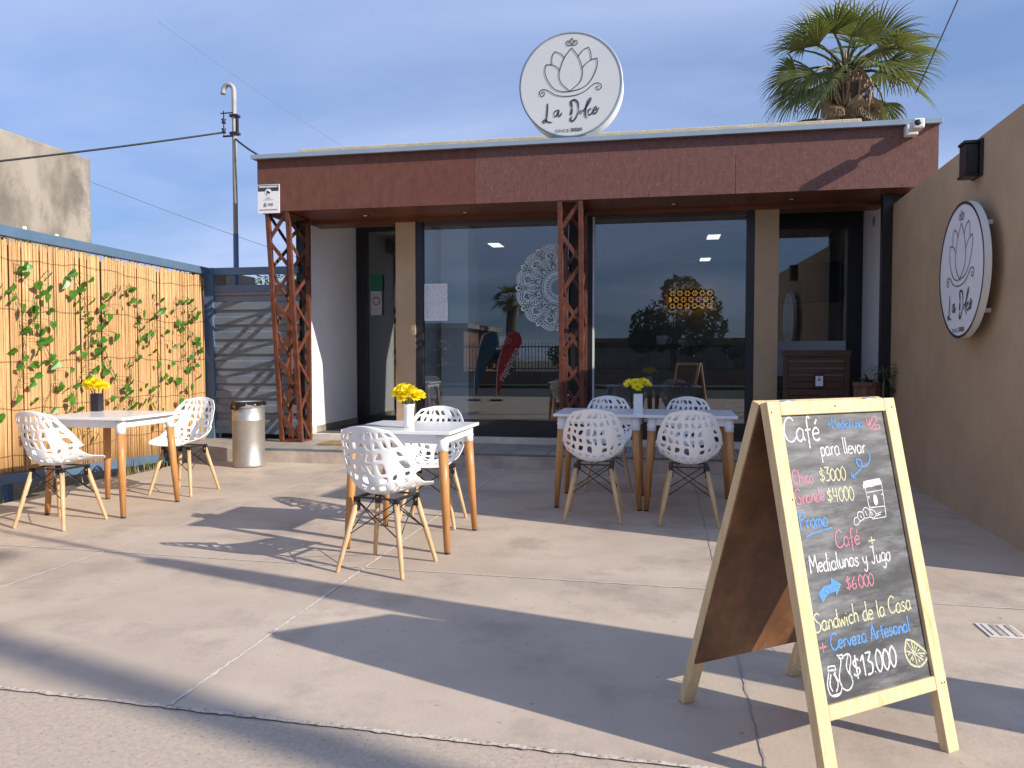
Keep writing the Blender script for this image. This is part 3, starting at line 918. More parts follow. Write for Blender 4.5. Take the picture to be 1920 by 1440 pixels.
rs = thing('roof_sign', 'round white lightbox sign with lotus logo standing on the roof edge', 'sign', (-0.99, 8.30, 4.085))
RS = 0.55
d = MB()
d.lathe([(RS, 0), (RS, 0.24)], (0, 0, 0), 96)
d.v = [(x, z, y) for (x, y, z) in d.v]
d.build('rim', M['signrim'], rs)
d = MB(); d.lathe([(0, 0), (RS - 0.012, 0)], (0, 0, 0), 96); d.v = [(x, 0.004, y) for (x, y, z) in d.v]; d.build('face', M['signface'], rs)
d = MB(); d.lathe([(0, 0), (RS - 0.002, 0)], (0, 0, 0), 96); d.v = [(x, 0.236, y) for (x, y, z) in d.v]; d.build('back', M['signrim'], rs)
d = MB(); d.lathe([(RS - 0.012, -0.002), (RS + 0.004, -0.002), (RS + 0.004, 0.02)], (0, 0, 0), 96); d.v = [(x, z, y) for (x, y, z) in d.v]; d.build('trim_ring', M['cap'], rs)
d = MB(); d.box(-0.16, 0.16, 0.01, 0.25, -0.575, -0.50); d.build('foot', M['cap'], rs)
logo_parts(rs, RS, lambda u, v: (u, -0.0005, v))

WX = lambda y: 2.137 + (y - 4.54) * 0.042
wang = math.atan(0.042)
ws = thing('wall_sign', 'round white sign with lotus logo and dark edge mounted on the tan side wall', 'sign', (WX(6.08) - 0.12, 6.08, 1.81), -wang)
RW = 0.485
d = MB(); d.lathe([(RW, 0), (RW, 0.045)], (0, 0, 0), 80); d.v = [(z, -x, y) for (x, y, z) in d.v]; d.build('rim', M['signrim'], ws)
d = MB(); d.lathe([(0, 0), (RW - 0.001, 0)], (0, 0, 0), 80); d.v = [(0.002, -x, y) for (x, y, z) in d.v]; d.build('face', M['signface_wall'], ws)
d = MB(); d.lathe([(0, 0), (RW - 0.001, 0)], (0, 0, 0), 80); d.v = [(0.043, -x, y) for (x, y, z) in d.v]; d.build('back', M['signrim'], ws)
d = MB(); d.lathe([(RW - 0.02, 0), (RW + 0.001, 0)], (0, 0, 0), 80); d.v = [(-0.001, -x, y) for (x, y, z) in d.v]; d.build('edge_line', M['ink'], ws)
for (a, b_) in ((0.25, 0.3), (-0.25, 0.3), (0.25, -0.3), (-0.25, -0.3)):
    d = MB(); d.box(0.044, 0.118, a - 0.015, a + 0.015, b_ - 0.015, b_ + 0.015); d.build('bracket', M['white_metal'], ws)
logo_parts(ws, RW, lambda u, v: (-0.002, -u, v), 0.9)

# wall lamp
wl = thing('wall_lamp', 'black box-shaped wall lamp near the top of the tan side wall', 'wall lamp', (WX(6.12), 6.12, 2.60), -wang)
d = MB(); d.box(-0.02, 0.0, -0.10, 0.10, -0.13, 0.13); d.build('back_plate', M['black'], wl, bevel=0.004)
d = MB(); d.box(-0.11, -0.021, -0.062, 0.062, -0.105, 0.105); d.build('housing', M['black'], wl, bevel=0.006)
d = MB(); d.box(-0.118, -0.02, -0.07, 0.07, 0.106, 0.128); d.box(-0.118, -0.02, -0.07, 0.07, -0.128, -0.106); d.build('trim', M['blackplastic'], wl, bevel=0.004)

# security camera on the fascia
sc = thing('security_camera', 'white security camera on the right end of the rusted fascia', 'camera', (2.37, FY, 3.415), 0)
d = MB(); d.box(-0.055, 0.055, -0.10, -0.001, -0.06, 0.045); d.build('base', M['white_plastic'], sc, bevel=0.012)
d = MB(); d.cyl((0, -0.10, 0), (0, -0.16, -0.005), 0.02); d.build('neck', M['white_plastic'], sc)
d = MB(); d.obox((0, -0.16, -0.005), (1, 0, 0), (0, -1, 0), (0, 0, 1), (-0.05, 0.05), (0, 0.15), (-0.048, 0.048)); d.build('body', M['white_plastic'], sc, bevel=0.015)
d = MB(); d.lathe([(0, 0.004), (0.026, 0.003), (0.030, 0)], (0, 0, 0), 20); d.v = [(x - 0.014, -0.311 - z, y + 0.0) for (x, y, z) in d.v]; d.build('lens', M['blackplastic'], sc)

# notice plate
nb_ = thing('notice_plate', 'white surveillance notice plate with black header at the left end of the fascia', 'sign', (-4.507, FY - 0.002, 3.018))
d = MB(); d.box(-0.137, 0.137, -0.008, 0, -0.165, 0.165); d.build('plate', M['white'], nb_)
fr_ = lambda u, v: (u, -0.0095, v)
d = MB(); d.poly([fr_(-0.13, 0.088), fr_(0.128, 0.088), fr_(0.128, 0.158), fr_(-0.13, 0.158)]); d.build('header', M['ink'], nb_)
fr2 = lambda u, v: (u, -0.0108, v)
d = MB()
q = random.Random(3)
x = -0.115
while x < 0.11:
    w = q.uniform(0.006, 0.018); d.poly([fr2(x, 0.13), fr2(x + w, 0.13), fr2(x + w, 0.148), fr2(x, 0.148)]); x += w + 0.003
d.poly([fr2(*p) for p in arc(0.042, 0, 2 * math.pi, 24, (0, 0.075))][:-1]); d.build('header_print', M['white'], nb_)
fr3 = lambda u, v: (u, -0.012, v)
d = MB(); d.poly([fr3(-0.028, 0.075), fr3(0.018, 0.055), fr3(0.026, 0.075), fr3(-0.016, 0.098)]); d.poly([fr3(-0.03, 0.05), fr3(-0.018, 0.05), fr3(-0.004, 0.062), fr3(-0.012, 0.07)])
d.poly([fr3(-0.06, -0.012), fr3(0.06, -0.012), fr3(0.06, -0.009), fr3(-0.06, -0.009)]); d.poly([fr3(-0.03, 0.006), fr3(0.03, 0.006), fr3(0.03, 0.011), fr3(-0.03, 0.011)])
d.poly([fr3(-0.115, -0.128), fr3(0.115, -0.128), fr3(0.115, -0.122), fr3(-0.115, -0.122)])
d.ribbon([(-0.052, -0.085), (-0.052, -0.062), (-0.04, -0.048), (-0.028, -0.062), (-0.028, -0.085), (-0.052, -0.085)], 0.009, fr3)
put_text(d, 'NVS', 0.0, 0.06, -0.082, fr3, 0.02, 0.032); d.build('print', M['ink'], nb_)

# ------------------------------------------------------------------ right side wall
wall = MB()
P_ = [(WX(4.54), 4.54), (WX(8.62), 8.62), (WX(8.62) + 0.22, 8.62), (WX(4.54) + 0.22, 4.54)]
wall.prism([(x, y, -0.05) for x, y in P_], (0, 0, 2.81))
tag(wall.build('boundary_wall', M['tan'], bevel=0.008), 'tall tan plastered boundary wall along the right of the patio', 'wall')

# pillar past the end of the wall (outside the frame, throws the foreground shade)
gp_ = thing('tapered_pillar', 'tapered concrete pillar standing past the end of the tan wall', 'pillar', (2.3, 2.32, 0))
d = MB(); d.hexa([(-0.1, 0.03, -0.05), (0.1, 0.03, -0.05), (0.1, 0.46, -0.05), (-0.1, 0.46, -0.05), (-0.06, 0.0, 2.87), (0.06, 0.0, 2.87), (0.06, 0.11, 2.87), (-0.06, 0.11, 2.87)])
d.build('shaft', M['concrete'], gp_)
d = MB(); d.tube([(0, 0.06, 2.87), (0, 0.06, 6.0)], 0.022, 8); d.build('mast', M['pole'], gp_)

# ------------------------------------------------------------------ reed fence on the left
FA = Vector((-5.37, 2.6, 0)); FB = Vector((-5.655, 8.84, 0))
FX = lambda y: FA.x + (FB.x - FA.x) * (y - FA.y) / (FB.y - FA.y)
ZB = lambda y: 0.15 - (y - 5.52) * 0.048
fen = thing('reed_fence', 'reed cane screen fence in a blue steel frame on the left of the patio', 'fence', (0, 0, 0))
fd = (FB - FA).normalized(); fn = Vector((fd.y, -fd.x, 0))
if fn.x < 0: fn = -fn
d = MB()
for (a, b_, z) in ((FA, FB, 2.26),):
    d.bar(a + Vector((0, 0, z)), b_ + Vector((0, 0, z)), 0.08, 0.09, (0, 0, 1))
d.build('top_rail', M['blue'], fen, bevel=0.004)
d = MB(); d.bar(FA + Vector((0, 0, ZB(FA.y))), FB + Vector((0, 0, ZB(FB.y))), 0.07, 0.09, (0, 0, 1)); d.build('bottom_rail', M['blue'], fen, bevel=0.004)
for y in (2.62, 5.7, 8.80):
    d = MB(); x = FX(y) - 0.06; d.box(x - 0.03, x + 0.03, y - 0.03, y + 0.03, -0.1, 2.21); d.build('post', M['blue'], fen)
q = random.Random(11)
canes = MB()
s = 0.03; LEN = (FB - FA).length
while s < LEN - 0.06:
    r = q.uniform(0.0045, 0.0095)
    p = FA + fd * (s + r); y = p.y
    zb = ZB(y) + q.uniform(-0.01, 0.035); zt = 2.205 + q.uniform(-0.035, 0.004)
    off = fn * q.uniform(-0.006, 0.008)
    lean = fd * q.uniform(-0.012, 0.012)
    a = p + off + Vector((0, 0, zb)); b_ = p + off + lean + Vector((0, 0, zt))
    pts = []; rr = []
    k = q.randint(3, 5)
    for i in range(k + 1):
        t = i / k
        pts.append(a.lerp(b_, t) + fn * q.uniform(-0.0015, 0.0015)); rr.append(r * q.uniform(0.88, 1.12))
    canes.tube(pts, rr, 6, caps=True)
    s += 2 * r + q.choice((-0.001, -0.0004, 0.0003, 0.0015))
canes.build('reed_screen', M['reed'], fen)
d = MB(); d.bar(FA - fn * 0.03 + Vector((0, 0, 1.15)), FB - fn * 0.03 + Vector((0, 0, 1.15)), 0.006, 2.0, (0, 0, 1)); d.build('backing_sheet', M['reed_back'], fen)
for zf in (2.06, 1.62, 1.17, 0.75, 0.33):
    d = MB(); pts = []
    n = 40
    for i in range(n + 1):
        p = FA.lerp(FB, i / n) + fn * 0.0155
        pts.append(p + Vector((0, 0, zf * 0.93 + 0.13 * zf / 2 + 0.012 * math.sin(i * 1.9 + zf * 5) + 0.02 * math.sin(i * 0.45 + zf))))
    d.tube(pts, 0.0019, 5); d.build('binding_wire', M['tie'], fen)

# ivy strands
HEART = [(0, 0), (0.30, 0.10), (0.50, -0.12), (0.46, -0.42), (0.24, -0.78), (0, -1.08)]


def ivy_leaf(mb, c, size, q):
    rot = q.uniform(-0.9, 0.9); tilt = q.uniform(0.1, 0.9); fold = q.uniform(0.1, 0.35)
    yaw = q.uniform(-0.7, 0.7)
    U = fd * math.cos(rot) + Vector((0, 0, 1)) * math.sin(rot)
    V = -fd * math.sin(rot) + Vector((0, 0, 1)) * math.cos(rot)
    Nn = fn.copy()
    V2 = (V * math.cos(tilt) + Nn * math.sin(tilt)); N2 = (Nn * math.cos(tilt) - V * math.sin(tilt))
    U2 = U * math.cos(yaw) + N2 * math.sin(yaw); N3 = N2 * math.cos(yaw) - U * math.sin(yaw)
    vs = []; fs = []
    for sgn in (-1, 1):
        o = len(vs)
        for (a, b_) in HEART:
            vs.append(c + U2 * (a * sgn * size * 0.85) + V2 * (b_ * size) + N3 * (abs(a) * fold * size + 0.12 * size * (1 - (b_ + 0.5) ** 2) ))
        n = len(HEART)
        for i in range(1, n - 1):
            fs.append((o, o + i, o + i + 1) if sgn > 0 else (o, o + i + 1, o + i))
    mb.add(vs, fs, False)


SYS = [(4.86, 2.05, 1.25, 10), (5.28, 2.06, 0.42, 24), (5.78, 2.02, 0.85, 18), (6.05, 1.98, 0.70, 16), (6.55, 2.05, 0.42, 26), (6.95, 1.93, 0.50, 24), (7.35, 1.96, 0.55, 18), (7.75, 1.9, 0.40, 16), (8.16, 1.9, 0.55, 16), (8.42, 1.86, 1.0, 14), (4.45, 2.0, 0.5, 16)]
WHERE = ['at the left edge of the photo', 'first full strand from the left, reaching low', 'short strand left of the vase',
         'sparse strand just left of the table flowers', 'thick strand above the left table', 'thick tangled one above the dark vase', 'loose strand right of the dark vase',
         'strand above the far chair at the left table', 'strand near the shaded fence end', 'shortest strand closest to the blue corner post', 'strand past the left edge of the photo']
for i, (y0, zt, zb, n) in enumerate(SYS):
    q = random.Random(100 + i)
    base = Vector((FX(y0), y0, 0)) + fn * 0.03
    t = thing('ivy_strand', 'green ivy strand on the reed fence, ' + WHERE[i], 'ivy', base, 0, 'ivy strands on the reed fence')
    st = MB(); lf = MB(); pts = []
    m = 14
    w1, w2 = q.uniform(0.04, 0.12), q.uniform(0, 6)
    for k in range(m + 1):
        f = k / m
        pts.append(fd * (w1 * math.sin(w2 + f * 7) + q.uniform(-0.02, 0.02)) + fn * q.uniform(0.0, 0.02) + Vector((0, 0, zt + (zb - zt) * f)))
    st.tube(pts, 0.0028, 5)
    n = int(n * 1.35)
    for k in range(n):
        f = min(0.999, max(0, (k + q.uniform(-0.45, 0.45)) / n))
        j = f * m; a = pts[int(j)].lerp(pts[min(int(j) + 1, m)], j - int(j))
        offs = fd * q.uniform(-0.20, 0.20) + fn * q.uniform(0.015, 0.06) + Vector((0, 0, q.uniform(-0.05, 0.03)))
        c = a + offs
        st.tube([a, a.lerp(c, 0.6) + Vector((0, 0, 0.01)), c], 0.0018, 4, caps=False)
        ivy_leaf(lf, c, q.uniform(0.062, 0.098), q)
    st.build('stem', M['stem'], t)
    lf.build('leaves', M['ivy'], t)

# weeds along the fence foot (uncountable)
q = random.Random(21)
wd = MB()
for i in range(420):
    y = q.uniform(4.6, 8.2)
    dens = 1.0 if (7.0 < y < 7.7) else 0.35
    if q.random() > dens: continue
    x = q.uniform(FX(y) + 0.04, -5.27)
    h = q.uniform(0.03, 0.10) * (1.9 if 7.1 < y < 7.5 else 1)
    a = q.uniform(0, 6.28); l = q.uniform(0.01, 0.06)
    p = Vector((x, y, -0.088)); e = p + Vector((math.cos(a) * l, math.sin(a) * l, h + 0.06))
    k = Vector((-math.sin(a), math.cos(a), 0)) * 0.004
    mid = p.lerp(e, 0.55) + Vector((0, 0, 0.02))
    wd.add([p - k, p + k, mid + k, mid - k, e], [(0, 1, 2, 3), (3, 2, 4)])
tag(wd.build('weeds', M['dryweed']), 'dry weeds and grass along the foot of the reed fence', 'weeds', kind='stuff')

# ------------------------------------------------------------------ blue gate
gt = thing('metal_gate', 'blue framed gate of horizontal corrugated sheet between fence and cafe', 'gate', (0, 0, 0))
GY = 8.92
d = MB(); d.box(-5.70, -5.58, GY - 0.05, GY + 0.05, -0.05, 2.307); d.build('gate_post', M['blue'], gt, bevel=0.004)
d = MB(); d.box(-5.579, -4.42, GY - 0.04, GY + 0.04, 2.215, 2.305); d.build('top_rail', M['blue'], gt, bevel=0.004)
d = MB(); d.box(-5.579, -4.42, GY - 0.03, GY + 0.03, 2.0, 2.085); d.build('frame_rail', M['blue'], gt, bevel=0.004)
d = MB()
prof = []
z = 0.30
while z < 1.97:
    for (dy_, dz_) in ((0, 0), (0, 0.085), (0.022, 0.105), (0.022, 0.165), (0, 0.185)):
        prof.append((GY - 0.02 + dy_, z + dz_))
    z += 0.185
vs = []
for (y, zz_) in prof:
    zz_ = min(zz_, 1.999)
    vs += [(-5.575, y, zz_), (-4.42, y, zz_)]
d.add(vs, [(2 * i, 2 * i + 1, 2 * i + 3, 2 * i + 2) for i in range(len(prof) - 1)])
d.build('corrugated_sheet', M['sheet'], gt)
d = MB(); d.box(-5.575, -4.42, GY - 0.03, GY + 0.03, 0.22, 0.30); d.build('frame_rail', M['blue'], gt)
d = MB(); d.box(-5.575, -4.42, GY + 0.1, GY + 0.14, 0.0, 0.6); d.build('gap_shade_sheet', M['gap_shade'], gt)  # added dark sheet: stands in for the shade in the gap under the gate

# service mast behind the gate
ms = thing('service_mast', 'thin galvanised electric service mast with hooked top rising behind the blue gate', 'pole', (-5.36, 9.06, 0))
d = MB(); d.tube([(0, 0, -0.05), (0, 0, 2.75)], 0.033, 12); d.build('painted_base', M['blue'], ms)
d = MB()
pts = [(0, 0, 2.75), (0, 0, 4.55)] + [(-0.075 + 0.075 * math.cos(a), 0, 4.55 + 0.085 * math.sin(a)) for a in [i * math.pi / 8 for i in range(1, 9)]] + [(-0.15, 0, 4.52)]
d.tube(pts, [0.029] * (len(pts) - 1) + [0.034], 12); d.build('pipe', M['pole'], ms)
d = MB(); d.bar((0, -0.03, 4.27), (-0.17, -0.03, 4.27), 0.012, 0.012); d.bar((0, -0.03, 3.98), (-0.14, -0.03, 3.98), 0.02, 0.02); d.bar((-0.13, -0.03, 4.0), (-0.13, -0.03, 4.30), 0.01, 0.01); d.box(-0.045, 0.06, -0.045, 0.045, 4.22, 4.25); d.box(-0.045, 0.06, -0.045, 0.045, 4.0, 4.03); d.box(0.037, 0.05, -0.02, 0.02, 4.0, 4.24)
d.build('bracket', M['black'], ms)
for z in (4.05, 4.17):
    d = MB(); d.lathe([(0.0, -0.03), (0.03, -0.025), (0.018, 0), (0.032, 0.025), (0.0, 0.03)], (-0.13, -0.03, z), 12); d.build('insulator', M['wire'], ms)


def cable(name, a, b_, sag, r, mt_, lab, n=24):
    d = MB(); a, b_ = Vector(a), Vector(b_)
    d.tube([a.lerp(b_, i / n) - Vector((0, 0, sag * 4 * (i / n) * (1 - i / n))) for i in range(n + 1)], r, 6)
    return tag(d.build(name, M[mt_]), lab, 'cable')


cable('power_cable', (-5.49, 9.03, 4.03), (-8.32, 6.3, 2.95), 0.03, 0.012, 'wire', 'thick black cable from the service mast across the concrete building')
cable('power_cable', (-5.33, 9.03, 3.94), (-4.50, 8.8, 3.52), 0.06, 0.012, 'wire', 'short black cable sagging from the service mast to the cafe roof')
cable('power_cable', (-17, 24, 12.6), (-10.4, 26, 8.1), 0.1, 0.006, 'wire_grey', 'faint thin overhead wire high in the sky behind the mast top')
cable('power_cable', (-16.5, 16, 6.6), (-8.2, 18, 3.4), 0.1, 0.009, 'wire_grey', 'thin wire sloping down in front of the sky above the reed fence')
cable('power_cable', (4.07, 14, 5.55), (4.85, 14, 7.45), 0.03, 0.012, 'wire', 'thin dark wire rising at right of the palm tree')

# ------------------------------------------------------------------ concrete building at far left
cbu = thing('concrete_building', 'unplastered stained concrete building rising behind the reed fence at left', 'building', (0, 0, 0))
d = MB(); d.box(-15, -9.0, 4.0, 10.95, -0.1, 4.34); d.build('wall', M['concrete'], cbu, bevel=0.03)
d = MB(); d.box(-14.8, -9.2, 4.2, 10.7, 4.341, 4.40); d.build('roof', M['concrete'], cbu)
for (y, z) in ((9.6, 3.02), (10.2, 3.0)):
    d = MB(); d.box(-9.001, -8.985, y - 0.03, y + 0.03, z - 0.03, z + 0.03); d.build('wall_plate', M['white'], cbu)
shed = thing('dark_shed', 'low dark roofed shed glimpsed through the slot above the gate', 'shed', (-8.05, 12.0, 0))
d = MB(); d.box(-0.9, 0.75, 0, 0.7, -0.1, 2.35); d.build('wall', M['brick'], shed)
d = MB(); d.box(-1.05, 0.85, -0.15, 0.8, 2.351, 2.60); d.build('roof', M['black'], shed)


# ------------------------------------------------------------------ vegetation builders
def crown_leaves(mb, clumps, n, size, q):
    for (c, r) in clumps:
        c = Vector(c)
        for i in range(n):
            while True:
                p = Vector((q.uniform(-1, 1), q.uniform(-1, 1), q.uniform(-1, 1)))
                if p.length < 1: break
            p = p.normalized() * (p.length ** 0.5)
            o = c + Vector((p.x * r, p.y * r, p.z * r * 0.8))
            u = Vector((q.uniform(-1, 1), q.uniform(-1, 1), q.uniform(-1, 1))).normalized()
            w = u.cross(Vector((q.uniform(-1, 1), q.uniform(-1, 1), q.uniform(-1, 1)))).normalized()
            s_ = size * q.uniform(0.6, 1.4)
            mb.add([o - u * s_, o + w * s_ * 0.45, o + u * s_, o - w * s_ * 0.45], [(0, 1, 2, 3)])


def tree(name, lab, loc, clumps, trunk_h, tr, n, size, mt_, seed, group=None):
    q = random.Random(seed)
    t = thing(name, lab, 'tree', loc, 0, group)
    d = MB(); d.tube([(0, 0, -0.1), (0.05, 0.02, trunk_h * 0.5), (0, 0.05, trunk_h)], [tr, tr * 0.8, tr * 0.6], 8)
    for (c, r) in clumps:
        d.tube([(0, 0.05, trunk_h * 0.9), (c[0] * 0.5, c[1] * 0.5, (trunk_h + c[2]) / 2), c], [tr * 0.5, tr * 0.3, tr * 0.1], 6)
    d.build('trunk', M['bark'], t)
    if n:
        d = MB(); crown_leaves(d, clumps, n, size, q); d.build('crown', M[mt_], t)
    return t


def fan_palm(name, lab, loc, trunk_h, tr, rad, nf, seed, skirt=True, segs=24, spread=None):
    q = random.Random(seed)
    t = thing(name, lab, 'palm tree', loc)
    d = MB()
    pts = [(0.04 * math.sin(i), 0.03 * math.cos(i * 1.7), trunk_h * i / 8 - 0.1) for i in range(9)]
    d.tube(pts, [tr * q.uniform(0.92, 1.1) for _ in pts], 12); d.build('trunk', M['bark'], t)
    cr = MB(); dry = MB(); pet = MB()

    def frond(mb, el, az, plen, fl, droop, narrow=1.0, stalk=pet):
        base = Vector((0, 0, trunk_h - 0.05))
        hd = Vector((math.cos(az), math.sin(az), 0))
        P0 = base; pts = [P0]
        e = el
        for i in range(5):
            pts.append(pts[-1] + (hd * math.cos(e) + Vector((0, 0, 1)) * math.sin(e)) * plen / 5)
            e -= droop * 0.25
        stalk.tube(pts, [0.03 * rad, 0.024 * rad, 0.02 * rad, 0.016 * rad, 0.013 * rad, 0.011 * rad], 5)
        o = pts[-1]
        F = (pts[-1] - pts[-2]).normalized()
        S = F.cross(Vector((0, 0, 1)))
        if S.length < 0.05: S = Vector((math.sin(az), -math.cos(az), 0))
        S.normalize()
        tw = q.uniform(-0.5, 0.5)
        Nn = S.cross(F).normalized()
        S2 = S * math.cos(tw) + Nn * math.sin(tw); Nn = S2.cross(F).normalized(); S = S2
        half = R(100) * narrow
        for k in range(segs):
            a = -half + 2 * half * (k + 0.5) / segs + q.uniform(-0.03, 0.03)
            dirv = F * math.cos(a) + S * math.sin(a) + Nn * (0.22 * abs(math.sin(a)))
            dirv.normalize()
            ln = fl * (0.72 + 0.28 * math.cos(a * 0.6)) * q.uniform(0.88, 1.08)
            side = dirv.cross(Nn).normalized()
            w0 = fl * half * 2 / segs * 0.40
            prev = None; p = o.copy(); dv = dirv.copy()
            ring = []
            K = 6
            for i in range(K + 1):
                t_ = i / K
                w = w0 * 0.62 * (t_ * 2 + 0.08) if t_ < 0.5 else w0 * 0.66 * (1 - (t_ - 0.5) * 1.9)
                w = max(w, 0.004)
                fold = Nn * (w * 0.35)
                ring.append((p - side * w + fold, p, p + side * w + fold))
                step = ln / K
                p = p + dv * step
                g_ = droop * (0.06 + 1.35 * max(0, t_ - 0.30) ** 1.1)
                dv = (dv + Vector((0, 0, -1)) * g_).normalized()
            vs = [x for r3 in ring for x in r3]
            fs = []
            for i in range(K):
                fs += [(3 * i, 3 * i + 1, 3 * i + 4, 3 * i + 3), (3 * i + 1, 3 * i + 2, 3 * i + 5, 3 * i + 4)]
            mb.add(vs, fs)

    for i in range(nf):
        f = i / nf
        el = R(88) - f ** 0.85 * R(88) + q.uniform(-0.12, 0.12)
        az = i * 2.39996 + q.uniform(-0.25, 0.25)
        frond(cr, el, az, rad * q.uniform(0.55, 0.72) * (0.8 + 0.35 * f), rad * q.uniform(0.50, 0.62), q.uniform(0.7, 1.1) * (0.6 + 0.7 * f), q.uniform(0.7, 0.95))
    if skirt:
        for i in range(40):
            frond(dry, R(q.uniform(-60, 25)), i * 2.39996 + q.uniform(-0.3, 0.3), rad * q.uniform(0.30, 0.62), rad * q.uniform(0.25, 0.42), 1.9, 0.5, dry)
        for i in range(90):
            a = q.uniform(0, 6.28); z = trunk_h - q.uniform(0.0, 0.5) * rad
            h_ = Vector((math.cos(a), math.sin(a), 0))
            p0 = h_ * tr * 0.8 + Vector((0, 0, z))
            dry.tube([p0, p0 + h_ * q.uniform(0.06, 0.2) * rad + Vector((0, 0, q.uniform(0.05, 0.25) * rad))], [0.02 * rad, 0.008 * rad], 4)
    cr.build('fronds', M['palm'], t)
    pet.build('frond_stalks', M['palm'], t)
    if skirt: dry.build('dead_skirt', M['palm_dry'], t)
    return t


fan_palm('palm_tree', 'tall fan palm with drooping fronds and dry skirt rising behind the cafe roof', (3.40, 16.0, 0), 6.62, 0.27, 1.52, 30, 4, True, 30)

q = random.Random(31)
bsh = thing('leafy_bush', 'yellow green bush showing above the gate behind the lattice column', 'bush', (-7.55, 13.5, 0))
d = MB(); crown_leaves(d, [((0.1, 0, 2.35), 0.45), ((0.6, 0.1, 2.45), 0.5), ((-0.30, 0.1, 2.3), 0.4), ((0.3, 0, 1.8), 0.7)], 320, 0.045, q); d.build('foliage', M['bush'], bsh)
d = MB(); d.tube([(0.1, 0, -0.1), (0.1, 0.05, 1.6)], [0.05, 0.03], 6); d.build('stem', M['bark'], bsh)

# ------------------------------------------------------------------ chairs
PROF = [(0.0, 0.236, 0.428), (0.12, 0.20, 0.441), (0.3, 0.06, 0.428), (0.45, -0.09, 0.428), (0.55, -0.165, 0.455), (0.63, -0.203, 0.515), (0.75, -0.228, 0.62), (0.88, -0.253, 0.735), (1.0, -0.278, 0.825)]
WID = [(0, 0.135), (0.05, 0.185), (0.15, 0.212), (0.3, 0.226), (0.45, 0.238), (0.55, 0.249), (0.65, 0.252), (0.75, 0.242), (0.85, 0.210), (0.90, 0.188), (0.95, 0.157), (0.98, 0.125), (1.0, 0.095)]
CURL = [(0, 0.008), (0.15, 0.03), (0.3, 0.06), (0.45, 0.125), (0.55, 0.175), (0.65, 0.17), (0.75, 0.125), (0.88, 0.06), (1, 0.02)]


def lerp_tab(tab, x):
    for i in range(len(tab) - 1):
        if x <= tab[i + 1][0]:
            a, b_ = tab[i], tab[i + 1]
            t = (x - a[0]) / (b_[0] - a[0]); t = t * t * (3 - 2 * t) * 0.35 + t * 0.65
            return [a[j] + (b_[j] - a[j]) * t for j in range(1, len(a))]
    return list(tab[-1][1:])


PS = smooth_pts(PROF, 8)


def prof_at(v):
    for i in range(len(PS) - 1):
        if v <= PS[i + 1][0] or i == len(PS) - 2:
            t = (v - PS[i][0]) / (PS[i + 1][0] - PS[i][0])
            return PS[i][1] + (PS[i + 1][1] - PS[i][1]) * t, PS[i][2] + (PS[i + 1][2] - PS[i][2]) * t


def shell_pt(u, v):
    v = min(1, max(0, v))
    k_ = max(0.0, (v - 0.80) / 0.20)
    v = v - 0.045 * k_ * k_ * abs(u) ** 3
    y, z = prof_at(v)
    y0, z0 = prof_at(max(0, v - 0.02)); y1, z1 = prof_at(min(1, v + 0.02))
    ty, tz = y1 - y0, z1 - z0
    l = math.hypot(ty, tz); ny, nz = tz / l, -ty / l
    w = lerp_tab(WID, v)[0]; c = lerp_tab(CURL, v)[0]
    a = abs(u) ** 2.3 * c
    x = w * u * (1 - 0.07 * u * u)
    # the back bows slightly
    return (x, y + ny * a, z + nz * a)


